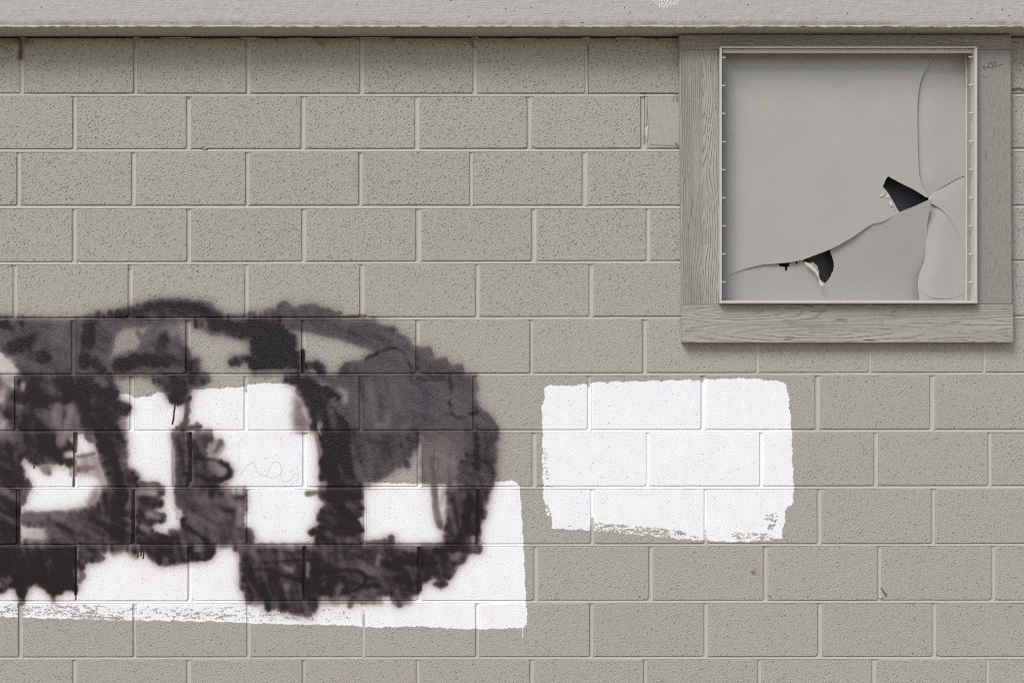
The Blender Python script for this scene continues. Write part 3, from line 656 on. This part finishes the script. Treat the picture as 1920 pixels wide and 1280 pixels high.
# course edges (wall units): (top at x=0, top at 1920, bottom at 0, bottom at 1920)
ROWS = [(71.5,70.5,174.2,174.8),(179.8,180.6,278.6,277.0),(284.6,283.6,384.2,383.8),(390.4,390.2,490.2,486.8),(495.4,492.6,594.5,591.0),
        (599.8,596.8,700.0,696.8),(704.6,702.4,805.8,803.6),(810.0,809.6,911.6,909.4),(916.2,915.2,1019.0,1017.6),(1023.6,1022.4,1125.2,1123.8),
        (1130.0,1129.0,1230.4,1229.4),(1235.4,1234.4,1336,1336),(1341,1341,1446,1446)]
J = [[(37,45),(250,257),(461,470),(674,683),(886,895),(1097,1103)],
     [(136,144),(349,358),(564,573),(777,787),(988,997),(1201,1214)],
     [(31,39),(246,255),(460,468),(672,680),(880,887),(1091,1102)],
     [(135,144),(350,359),(565,575),(779,791),(996,1007),(1211,1220)],
     [(24,33),(240,250),(458,467),(674,684),(891,900),(1104,1113)],
     [(133,143),(348,358),(565,574),(779,788),(993,1000),(1204,1214),(1418,1424),(1630,1634),(1843,1849)],
     [(27,35),(243,252),(457,465),(673,681),(886,896),(1101,1109),(1314,1324),(1528,1538),(1743,1753)],
     [(138,146),(351,360),(567,577),(782,792),(997,1007),(1212,1218),(1424,1431),(1638,1647),(1852,1860)],
     [(30,39),(247,255),(462,469),(681,687),(893,902),(1107,1115),(1320,1327),(1532,1541),(1746,1754)],
     [(141,146),(352,360),(567,577),(782,792),(1000,1010),(1216,1225),(1431,1440),(1645,1653),(1859,1867)],
     [(34,43),(249,256),(462,471),(679,685),(891,899),(1105,1113),(1319,1328),(1533,1542),(1748,1756)],
     [(135,144),(349,359),(566,573),(780,787),(993,1001),(1206,1213),(1420,1428),(1634,1643),(1849,1855)],
     [(30,38),(245,253),(460,468),(675,683),(889,897),(1103,1111),(1317,1325),(1531,1539),(1746,1754)]]
for r, j in enumerate(J):                                   # carry the bond on past both edges of the view
    while j[-1][0] < 2550: j.append((j[-1][0]+213.4+rnd.uniform(-1.5,1.5), j[-1][0]+213.4+rnd.uniform(7,9)))
    while j[0][0] > -620: j.insert(0, (j[0][0]-213.4+rnd.uniform(-1.5,1.5), j[0][0]-213.4+rnd.uniform(7,9)))
OPEN = (1344, 1840)                                         # the hole behind the sign box, courses 0-4
def lerp(a, b, x): return a+(b-a)*x/1920
def wobble(x, z, seed, amp):
    return amp*(noise.noise(Vector((x*.035, z*.035, seed)))+.6*noise.noise(Vector((x*.13, z*.13, seed+7))))

def block_mesh(xa, xb, r, seed, smoothed=False):
    """one block: front face with a worn, rounded, slightly wavering arris, sides running back into the wall"""
    t0, t1, b0, b1 = ROWS[r]
    rr = random.Random(seed)
    rad = [rr.uniform(2.0, 4.5) for _ in range(4)]
    if rr.random() < .25: rad[rr.randrange(4)] = rr.uniform(5, 8)
    def top(x): return lerp(t0, t1, x)
    def bot(x): return lerp(b0, b1, x)
    pts = []
    stp = 13
    def seg(ax, ay, bx, by):
        n = max(1, int(math.hypot(bx-ax, by-ay)/stp))
        for i in range(n): pts.append((ax+(bx-ax)*i/n, ay+(by-ay)*i/n))
    def corner(cx, cy, rd, a0):
        for i in range(4):
            a = a0+math.pi/2*i/4
            pts.append((cx+rd*math.cos(a), cy+rd*math.sin(a)))
    xa2, xb2 = xa, xb
    # clockwise on screen starting top-left
    corner(xa2+rad[0], top(xa2)+rad[0], rad[0], math.pi); seg(xa2+rad[0], top(xa2), xb2-rad[1], top(xb2))
    corner(xb2-rad[1], top(xb2)+rad[1], rad[1], 1.5*math.pi); seg(xb2, top(xb2)+rad[1], xb2, bot(xb2)-rad[2])
    corner(xb2-rad[2], bot(xb2)-rad[2], rad[2], 0); seg(xb2-rad[2], bot(xb2), xa2+rad[3], bot(xa2))
    corner(xa2+rad[3], bot(xa2)-rad[3], rad[3], .5*math.pi); seg(xa2, bot(xa2)-rad[3], xa2, top(xa2)+rad[0])
    cx, cy = (xa+xb)/2, (top(cx_ := (xa+xb)/2)+bot(cx_))/2
    dz = rr.uniform(-.0009, .0009); tx = rr.uniform(-.004, .004); ty = rr.uniform(-.005, .005)
    amp = .8
    bm = bmesh.new(); rings = []
    hx, hy = (xb-xa)/2, (bot(cx)-top(cx))/2
    for inset, dep in ((2.3, 0.0), (1.25, .0004), (.45, .0013), (.05, .0030), (0.0, .06)):
        ring = []
        for i, (x, y) in enumerate(pts):
            w = wobble(x, y, seed*.37, amp)
            nx = -1 if x < cx else 1
            # inset towards the centre, per axis, scaled so corners stay round
            fx = max(-1, min(1, (x-cx)/hx)); fy = max(-1, min(1, (y-cy)/hy))
            ex = math.copysign(min(1, max(0, (abs(fx)-(1-14/hx))/(14/hx))), fx); ey = math.copysign(min(1, max(0, (abs(fy)-(1-14/hy))/(14/hy))), fy)
            ki = inset*(1.0 if ex < 0 else .42); kj = inset*(1.15 if ey < 0 else .36)      # struck joints: upper and left arrises are the worn ones
            ww = max(0, w)*(.5 if inset < 2 else 1.0)
            ox = x-ex*(ki+ww); oy = y-ey*(kj+ww)
            v = P(ox, oy)
            v.y = dep+dz+tx*(v.x-P(cx, cy).x)+ty*(v.z-P(cx, cy).z)
            ring.append(bm.verts.new(v))
        rings.append(ring)
    n = len(pts)
    front = bm.faces.new(rings[0])
    for a, b in zip(rings, rings[1:]):
        for i in range(n):
            f = bm.faces.new((a[i], b[i], b[(i+1)%n], a[(i+1)%n])); f.smooth = True
    bmesh.ops.recalc_face_normals(bm, faces=bm.faces)
    front.smooth = False
    return bm
spans = []
for r in range(len(ROWS)):
    for a, b in zip(J[r], J[r][1:]):
        xa, xb = a[1], b[0]
        cuts = [(xa, xb)]
        if r <= 4:
            if xa < OPEN[1] and xb > OPEN[0]:
                cuts = [c for c in ((xa, min(xb, OPEN[0])), (max(xa, OPEN[1]), xb)) if c[1]-c[0] > 12]
        for c in cuts: spans.append((r, *c))
for i, (r, xa, xb) in enumerate(spans):
    bm = block_mesh(xa, xb, r, i+3)
    me = bpy.data.meshes.new('block'); bm.to_mesh(me); bm.free()
    put_in(link('block', me, M_CLOSER if r == 1 and 1210 < xa < 1220 else M_BLOCK), wall)   # the closer by the frame is rendered smooth

# mortar: tooled concave beds and heads, joined into one part
def strip(bm, path, sect):
    """path: list of (x, top, bottom) or (y, left, right); sect(t)->recess; returns nothing"""
bm = bmesh.new()
SECT = [(-.35, .014), (-.06, .0058), (.06, .0064), (.20, .0056), (.42, .0032), (.68, .0012), (.94, -.0004), (1.16, .0000), (1.5, .010)]
def skip(x, r): return r <= 4 and OPEN[0]+1 < x < OPEN[1]-1
for r in range(len(ROWS)-1):
    prev = None
    xs = np.arange(-640, 2560, 9.0)
    for x in xs:
        yb = lerp(ROWS[r][2], ROWS[r][3], x); yt = lerp(ROWS[r+1][0], ROWS[r+1][1], x)
        w1 = wobble(x, r*100, 3.1, .9); dd = .0007*noise.noise(Vector((x*.05, r*9.1, 2.2)))+.0004*noise.noise(Vector((x*.2, r*9.1, 5.2)))
        smear = max(0, noise.noise(Vector((x*.022, r*3.7, 11.0)))-.30)*.006
        row = []
        for t, rec in SECT:
            v = P(x, yb+(yt-yb)*t+w1*(.6 if .2 < t < .9 else .2))
            v.y = max(-.0012, rec+dd-smear*(1 if t > .2 else .3)); row.append(bm.verts.new(v))
        if prev and not (skip(x, r) and r < 4) and not (skip(x-9, r) and r < 4):
            for i in range(len(row)-1):
                f = bm.faces.new((prev[i], prev[i+1], row[i+1], row[i])); f.smooth = True
        prev = row
HSECT = [(-.35, .012), (-.03, .0032), (.10, .0046), (.26, .0053), (.42, .0050), (.60, .0037), (.80, .0018), (1.0, .0006), (1.35, .010)]
for r in range(len(ROWS)):
    for ja, jb in J[r]:
        if skip((ja+jb)/2, r): continue
        prev = None
        y0 = lerp(ROWS[r][0], ROWS[r][1], ja)-2; y1 = lerp(ROWS[r][2], ROWS[r][3], ja)+1.5
        flush = noise.noise(Vector((ja*.7, r*3.3, 4.0)))*.0012
        narrow = jb-ja < 6.4
        for y in np.linspace(y0, y1, 13):
            w1 = wobble(ja, y, 8.8, .5); dd = .0006*noise.noise(Vector((ja, y*.06, 1.7)))+flush
            row = []
            for t, rec in HSECT:
                v = P(ja+(jb-ja)*t+w1*(.7 if .1 < t < .9 else .2), y)
                v.y = max(-.0003, rec*(.55 if narrow else 1)+dd); row.append(bm.verts.new(v))
            if prev:
                for i in range(len(row)-1):
                    f = bm.faces.new((prev[i], row[i], row[i+1], prev[i+1])); f.smooth = True
            prev = row
# backing behind the joints, leaving the opening clear
for (x0, x1, y0, y1) in ((-640, OPEN[0], 78, 1447), (OPEN[1], 2560, 78, 1447), (OPEN[0], OPEN[1], 593, 1447)):
    vs = []
    for (x, y) in ((x0,y0),(x1,y0),(x1,y1),(x0,y1)):
        v = P(x, y); v.y = .016; vs.append(bm.verts.new(v))
    bm.faces.new(vs)
bmesh.ops.recalc_face_normals(bm, faces=bm.faces)
for f in bm.faces:
    if f.normal.y > 0: f.normal_flip()
me = bpy.data.meshes.new('mortar'); bm.to_mesh(me); bm.free()
put_in(link('mortar', me, M_MORTAR), wall)
# core of the wall (thickness seen from the side), with the opening left out
bm = bmesh.new()
for (x0, x1, y0, y1, dy) in ((-640, OPEN[0], 79, 1446.5, .017), (OPEN[1], 2560, 79, 1446.5, .017), (-640, OPEN[0], 60, 78.9, .09), (OPEN[1], 2560, 60, 78.9, .09), (OPEN[0], OPEN[1], 594, 1446.5, .017)):
    a, b = P(x0, y1), P(x1, y0); box_bm(a.x, b.x, a.z, b.z, dy, .199, bm=bm)
put_in(mesh_obj('core', bm, M_MORTAR), wall)
# little crumbs of mortar squeezed out under the beam and on a few joints
def crumb(px, py, w, h, d, seed):
    bm = bmesh.new(); bmesh.ops.create_icosphere(bm, subdivisions=2, radius=1)
    c = P(px, py)
    for v in bm.verts:
        n = 1+.45*noise.noise(v.co*1.7+Vector((seed, 0, 0)))
        v.co = Vector((c.x+v.co.x*w*S*n, .002+v.co.y*d*n, c.z+v.co.z*h*S*n))
    put_in(mesh_obj('mortar_crumb', bm, M_MORTAR, None, True), wall)
crumbs = [(470,72,26,2,.004),(560,72.5,30,2.2,.005),(700,71,40,1.6,.003),(985,73,20,2,.004),(1100,72,8,3,.005),(330,70.5,30,1.5,.003),(1180,72,30,2.4,.004),
          (383,280,6,1.8,.004),(1652,1119,5,3.2,.005),(1211,215,3,26,.003),(1213,252,3.2,16,.004),(1570,1016,2.5,2.5,.003),(1605,1132,4.5,1.6,.003),(706,381,4,1.6,.003),(1405,1238,4,2,.003),(1250,532,4,1.6,.0025),(1180,500,2.5,2,.003),(1228,804,1.5,2,.002)]
for i, c in enumerate(crumbs): crumb(*c, i*3.3)

# ---------------------------------------------------------------- concrete beam over the wall
BD = .121
bm = bmesh.new()
zb = P(0, 52.0, BD).z; zt = zb+.42; xl, xr = -3.1, 3.1
xs = np.arange(xl, xr+.001, .006)
profs = []
for x in xs:
    n1 = noise.noise(Vector((x*9, 1.3, 0))); n2 = noise.noise(Vector((x*45, 4.3, 0))); n3 = noise.noise(Vector((x*120, 7.3, 0)))
    gate = max(0, min(1, .5+1.6*noise.noise(Vector((x*2.3, 9.0, 0)))))
    rag = .0034*n2*(.3+gate)+.0030*n3*(.3+gate)+.0014*n1
    lipo = .0018*min(1, max(0, .9*gate+.9*n2))
    sag = .0030*(1-abs(x+1.0)/3)*.0
    grv = .0030*gate*max(.15, min(1, .6+n2))
    pr = [(-BD, zt), (-BD, zb+.30), (-BD+.0004*n1, zb+.030), (-BD+.0004*n1, zb+.0125+.0012*n2), (-BD+grv+.0008+.8*lipo, zb+.0096+.0018*n2), (-BD+.0012+.3*grv, zb+.0078+.0018*n2),
          (-BD-lipo+.0010*n3, zb+.0050+rag*.6), (-BD-.6*lipo+.0014*n3, zb+.0004+rag), (-BD+.007, zb+.0006+.4*rag), (-BD+.03, zb+.0002*n1), (.02, zb-.0004), (.20, zb), (.20, zt)]
    profs.append([bm.verts.new((x, y, z)) for y, z in pr])
n = len(profs[0])
for a, b in zip(profs, profs[1:]):
    for i in range(n):
        f = bm.faces.new((a[i], b[i], b[(i+1)%n], a[(i+1)%n])); f.smooth = 1 <= i <= 8
bm.faces.new(profs[0]); bm.faces.new(profs[-1])
beam = mesh_obj('concrete_beam', bm, M_BEAM)
beam['label'] = 'painted concrete beam jutting out along the wall top with a ragged lower edge'; beam['category'] = 'beam'; beam['kind'] = 'thing'

# ---------------------------------------------------------------- wooden surround
WD = .038
sur = thing('wooden_surround', 'weathered grey painted board frame around the square sign box', 'frame', P(1588, 642, 0))
def board(quad, mat, seed, ragend=0.0, along='h'):
    """quad: wall-unit corners TL, TR, BR, BL at depth WD; slightly uneven long edges"""
    n = 46; bm = bmesh.new()
    tl, tr, br, bl = quad
    A, B = (tl, tr), (bl, br)
    if along == 'v': A, B = (tl, bl), (tr, br)
    secs = []
    for i in range(n+1):
        t = i/n
        a = [A[0][k]+(A[1][k]-A[0][k])*t for k in (0, 1)]; b = [B[0][k]+(B[1][k]-B[0][k])*t for k in (0, 1)]
        w1 = .5*noise.noise(Vector((t*9, seed, 0)))+.35*noise.noise(Vector((t*31, seed, 0)))
        w2 = .5*noise.noise(Vector((t*9, seed+5, 0)))+.35*noise.noise(Vector((t*31, seed+5, 0)))
        ax = 0 if along == 'v' else 1
        a[ax] += w1; b[ax] += w2
        sg = 1
        ring = []
        for s, dep in ((0, -WD+.036), (0, -WD+.0022), (.012, -WD+.0006), (.03, -WD), (.97, -WD), (.988, -WD+.0006), (1, -WD+.0022), (1, -WD+.036)):
            v = P(a[0]+(b[0]-a[0])*s, a[1]+(b[1]-a[1])*s, WD); v.y = dep; ring.append(bm.verts.new(v))
        secs.append(ring)
    for p, q in zip(secs, secs[1:]):
        for i in range(7):
            f = bm.faces.new((p[i], q[i], q[i+1], p[i+1]))
        bm.faces.new((p[7], q[7], q[0], p[0]))
    bm.faces.new(secs[0]); bm.faces.new(secs[-1])
    return put_in(mesh_obj('board', bm, mat), sur)
board([(1274,94.6),(1346.5,94.6),(1349,570.2),(1279,570.2)], M_WOOD['left'], 1.0, along='v')
board([(1829,93.6),(1895.8,93.6),(1898,569.6),(1831,569.6)], M_WOOD['right'], 2.0, along='v')
board([(1274,65.2),(1896.2,65.2),(1896,93.0),(1274,94.0)], M_WOOD['top'], 3.0)
board([(1278.6,571.2),(1899,570.4),(1900,642.0),(1279.6,642.6)], M_WOOD['bottom'], 4.0)
for x, y in ((1331,221),(1327,374),(1452,590),(1848,586),(1850,559),(1333,564),(1330,315),(1838,390)):   # nail heads under the paint
    bm = bmesh.new(); bmesh.ops.create_icosphere(bm, subdivisions=2, radius=1); c = P(x, y, WD)
    for v in bm.verts: v.co = Vector((c.x+v.co.x*.0034, c.y+v.co.y*.0014, c.z+v.co.z*.0034))
    put_in(mesh_obj('nail_head', bm, M_RETAINER, None, True), sur)

# ---------------------------------------------------------------- sign box
FD = .064                                                   # front of the rim, metres before the wall plane
PD = -.010                                                   # plastic face
sign = thing('sign_box', 'square grey metal sign box with a cracked painted plastic face and holes showing black inside', 'sign box', P(1591, 569, 0))
def slab(name, px0, py0, px1, py1, df, db, mat, bevel=.0012):
    x0, x1, z0, z1 = rect(px0, py0, px1, py1, df)
    return put_in(mesh_obj(name, box_bm(x0, x1, z0, z1, -df, -db, bevel), mat), sign)
slab('rail', 1349.6, 90.2, 1353.8, 563.4, FD, -.10, M_METAL)
slab('rail', 1827.4, 90.2, 1832.8, 563.4, FD, -.10, M_METAL)
slab('rail', 1349.6, 87.6, 1832.8, 90.0, FD, -.10, M_METAL, .0008)
slab('rail', 1349.6, 563.6, 1833.4, 569.0, FD+.0015, -.10, M_METAL, .002)
# inner lip of the top rail, the retainers that clip the face, all set back from the rim
slab('retainer', 1354.2, 92.4, 1827.2, 99.6, .050, .044, M_METAL, .0015)
slab('retainer', 1354.4, 100, 1358.0, 563, .030, -.02, M_RETAINER, .0008)
slab('retainer', 1358.2, 100, 1359.6, 563, .020, -.02, M_METAL, .0006)
slab('retainer', 1811.6, 100, 1814.2, 563, .000, -.020, M_METAL, .0010)
x1 = P(1827.4, 300, FD).x
put_in(mesh_obj('retainer', box_bm(x1-.0016, x1+.001, P(0, 562, .02).z, P(0, 100, .02).z, -.028, .03, .0004), M_RETAINER), sign)
def peg(px0, px1, py, dep):
    a, b = P(px0, py, dep), P(px1, py, dep)
    bm = bmesh.new()
    bmesh.ops.create_cone(bm, cap_ends=True, segments=10, radius1=.0030, radius2=.0030, depth=abs(b.x-a.x))
    for v in bm.verts: v.co = Vector(((a.x+b.x)/2+v.co.z, -dep+v.co.x, a.z+v.co.y))
    return put_in(mesh_obj('peg', bm, M_METAL, None, True), sign)
for i in range(9):
    peg(1353.2, 1361.2, 108.4+52.55*i, FD-.006)
for i in range(9):
    peg(1816.2, 1827.6, 107.2+52.75*i, FD-.016)
# back of the box, black inside
x0, x1, z0, z1 = rect(1345, 85, 1839, 572, 0)
bm = box_bm(x0, x1, z0, z1, .085, .10); put_in(mesh_obj('back_panel', bm, M_DARK), sign)

# cracked plastic face: one shard per piece, built from the crack lines (wall units at depth PD)
IP = (1741.5, 371.5)
cA = [(1741,370),(1736,361.5),(1730,352),(1726,340),(1723.5,328),(1722,304),(1721,279),(1720.4,250),(1720,227),(1720.4,195),(1722.8,171),(1724.6,160),(1727,150),(1731,140.5),(1735,132.6),(1743.7,118.6),(1749.7,112),(1760,102),(1764,96)]
cB = [(1742,370.5),(1748,364),(1756,357.6),(1764,352),(1773,347),(1782,342),(1791,336.7),(1798,333.5),(1805,331),(1812.5,328),(1818,326)]
cC = [(1744.6,381),(1754,385.5),(1763,391),(1770,397.5),(1777,404.7),(1784.5,415.5),(1791,427),(1796.5,437.5),(1801,448),(1807,461),(1812.5,472.7),(1818,486)]
cD = [(1742.5,373),(1744.6,381),(1744.8,385.5),(1743.6,393),(1742,401),(1739,415),(1738,427),(1738,439.6),(1736.7,460.5),(1735.5,472),(1735,481.4),(1732.6,492),(1729.8,500.6),(1726.5,508),(1723.8,516),(1722.4,523),(1722,530),(1722,544),(1724,557),(1725,567)]
cE = [(1740,375.3),(1730,379.6),(1717.6,385.5),(1700,392.5),(1686,397.7),(1677,403.2),(1668.7,408),(1662,412.6),(1654.8,415.8),(1646,418),(1635.6,419.7),(1626,425.8),(1616,432.6),(1607.5,438.8),(1599,444.8),(1588,451),(1578,457),(1567.5,462.4),(1557,467.5),(1543,473),(1529,478),(1518,482.3),(1506.5,486.7),(1494,489.6),(1480,492),(1470,493),(1459,494),(1445,494.8),(1431,496),(1417,498.8),(1403.5,502.4),(1393,505.6),(1382.6,509.4),(1375,513),(1368.6,517),(1361.7,522),(1356,526)]
H1 = [(1738.5,374.8),(1736,370.2),(1731.5,366.8),(1721,360.2),(1710.6,354),(1698,348),(1686,341.9),(1675,336),(1665.3,330.6),(1661.7,335),(1659.5,340),(1658,343.6),(1655.3,350.2),(1661.5,357),(1667,364.5),(1672.6,374),(1677.4,382),(1681.5,390),(1686,397.7)]
H2 = [(1557,467.6),(1557.3,473.5),(1561,482.4),(1563.6,493),(1563.8,501),(1562,508.5),(1559,513),(1558.6,516.5),(1554,523.5),(1547.4,531),(1541,526.6),(1537,522.4),(1535.3,517.6),(1536.4,509.4),(1533.2,504),(1533.4,499.4),(1530,496.4),(1524,491),(1519.5,493.6),(1508.4,490.2),(1506,492.8),(1506.5,487)]
H3 = [(1480.8,493.1),(1479.8,499.6),(1476,500.6),(1476.4,506.4),(1472.8,508.4),(1471.4,500.6),(1466,499.6),(1461.2,498.4),(1459.6,494.4)]
H4 = [(1496.6,489.7),(1495.6,493),(1493.6,496.4),(1492.2,493),(1491.6,490.6)]
def sub_e(a, b): return cE[a:b]
iE = lambda x: min(range(len(cE)), key=lambda i: abs(cE[i][0]-x))
e1686, e1557, e1506, e1480, e1459 = iE(1686), iE(1557), iE(1506.5), iE(1480), iE(1459)
S1 = [(1356,95),(1764,95)]+cA[-1::-1]+H1[1:]+cE[e1686+1:]
S2 = [(1765,95),(1818,95)]+cB[::-1]+cA
S3 = cB+[cC[-1]]+cC[-2::-1]+[(1743,373)]
cF = [(1722.2,545.5),(1729,549),(1737,553),(1749,557),(1761,558.8),(1773,559),(1784,558.2),(1794,556.5),(1805,552),(1818,546)]
S4 = [cD[1]]+cC[1:]+cF[::-1]+cD[-4:1:-1]
S6 = cF+[(1818,567),(1725,567)]+[cD[-2]]
S5 = cE[:e1686]+[cE[e1686]]+cE[e1686+1:e1557]+H2+cE[e1506+1:e1506+1]+[(1497.5,489.4)]+H4+cE[iE(1480)-0:iE(1480)][:0]+[(1488,490.8)]+H3+cE[e1459+1:]+[(1356,567),(1725,567)]+cD[-2::-1]
def dist_line(x, y, line):
    best = 1e9
    for (ax, ay), (bx, by) in zip(line, line[1:]):
        dx, dy = bx-ax, by-ay; L = dx*dx+dy*dy or 1e-9
        t = max(0, min(1, ((x-ax)*dx+(y-ay)*dy)/L)); best = min(best, math.hypot(x-ax-t*dx, y-ay-t*dy))
    return best
def shard(poly, depth_fn, th=.003):
    """extruded, gently bent piece of plastic"""
    pts = []
    for p in poly:
        if not pts or math.hypot(p[0]-pts[-1][0], p[1]-pts[-1][1]) > .3: pts.append(p)
    nb = len(pts)
    xs = [p[0] for p in pts]; ys = [p[1] for p in pts]
    def inside(x, y):
        c = False; j = nb-1
        for i in range(nb):
            if (ys[i] > y) != (ys[j] > y) and x < (xs[j]-xs[i])*(y-ys[i])/(ys[j]-ys[i])+xs[i]: c = not c
            j = i
        return c
    loop = pts+[pts[0]]
    inner = []
    st = 13.0
    for gx in np.arange(min(xs), max(xs), st):
        for gy in np.arange(min(ys), max(ys), st):
            if inside(gx, gy) and dist_line(gx, gy, loop) > 4: inner.append((gx, gy))
    # a denser rim so the bend at the crack edges is smooth
    co = [Vector(p) for p in pts]+[Vector(p) for p in inner]
    vo, eo, fo, ov, oe, of = delaunay_2d_cdt(co, [], [list(range(nb))], 1, 1e-5)
    bm = bmesh.new(); F, Bk = [], []
    for v in vo:
        d = depth_fn(v.x, v.y); w = P(v.x, v.y, d)
        F.append(bm.verts.new(w)); w2 = w.copy(); w2.y += th; Bk.append(bm.verts.new(w2))
    cnt = {}
    for f in fo:
        a = bm.faces.new([F[i] for i in f]); a.smooth = True
        bm.faces.new([Bk[i] for i in reversed(f)])
        for i in range(len(f)):
            e = (f[i], f[(i+1)%len(f)]); cnt[e] = cnt.get(e, 0)+1
    for (a, b) in cnt:
        if (b, a) not in cnt:
            q = bm.faces.new((F[b], F[a], Bk[a], Bk[b])); q.material_index = 1
    bmesh.ops.recalc_face_normals(bm, faces=bm.faces)
    # keep the rim crisp
    for e in bm.edges:
        if len(e.link_faces) == 2 and abs(e.link_faces[0].normal.dot(e.link_faces[1].normal)) < .5: e.smooth = False
    me = bpy.data.meshes.new('shard'); bm.to_mesh(me); bm.free()
    me.materials.append(M_PLASTIC); me.materials.append(M_CORE)
    o = bpy.data.objects.new('shard', me); C.collection.objects.link(o); return put_in(o, sign)
def sm(d, r): return math.exp(-(d/r)**2)
full = lambda x, y: .0035*math.sin(math.pi*(x-1356)/460)*math.sin(math.pi*(y-97)/470)
def d1(x, y): return PD+full(x, y)+.0010*sm(dist_line(x, y, cA), 14)+.0006*sm(dist_line(x, y, cE[:e1459]), 12)
def d2(x, y): return PD+full(x, y)-.010*(x-1722)/90-.0022-.0090*sm(dist_line(x, y, cA[:-3]), 18)*min(1, max(0, (y-110)/60))-.001*sm(dist_line(x, y, cB), 10)
def base34(x, y): return PD+full(x, y)-.008*(x-1735)/80-.0042
def d3(x, y): return base34(x, y)-.0050*sm(dist_line(x, y, cB), 9)+.0016*sm(dist_line(x, y, cC), 7)
def d4(x, y): return base34(x, y)-.0008-.0095*sm(dist_line(x, y, cD), 15)-.0010*sm(dist_line(x, y, cC), 5)
def d5(x, y):                                              # lower piece leans back at the top, swung out at the bottom
    k = (x-1356)/384
    return PD+full(x, y)*(1-.8*k)-.0006-.0012*k+k*(.014-.075*(y-380)/187)+.001*sm(dist_line(x, y, cD), 10)
for poly, fn in ((S1, d1), (S2, d2), (S3, d3), (S4, d4), (S5, d5), (S6, lambda x, y: d4(x, y)-.0012)): shard(poly, fn)
# curled flakes of paint film hanging at the edges of the holes
def flake(pts, d, curl, seed):
    bm = bmesh.new(); top = []
    for x, y in pts:
        w = P(x, y, d); w.y = -d-curl*(.5+.5*noise.noise(Vector((x*.2, y*.2, seed)))); top.append(bm.verts.new(w))
    bm.faces.new(top); r = bmesh.ops.extrude_face_region(bm, geom=list(bm.faces))
    for v in [g for g in r['geom'] if isinstance(g, bmesh.types.BMVert)]: v.co.y += .0010
    put_in(mesh_obj('paint_flake', bm, M_FLAKE), sign)
for i, (pts, cu) in enumerate(((([(1648,370),(1655,368),(1661,361),(1658,359),(1651,366)]), .008), (([(1659,369),(1664,365),(1668,369),(1665,373)]), .008), (([(1667,376),(1671,379),(1673,386),(1669,387),(1666,381)]), .010), (([(1674,389),(1677,389),(1678,393),(1675,394)]), .008),
    (([(1508,491),(1520,494.5),(1530,505),(1535,516),(1537,523),(1534,520),(1527,509),(1518,502),(1510,496)]), .003), (([(1535,521),(1538,526),(1541,530),(1545,532),(1541,537),(1537,535)]), .004), (([(1740,372.6),(1744,368.6),(1745,371),(1741,375)]), .006))):
    flake(pts, PD+.002, cu, i*2.1)
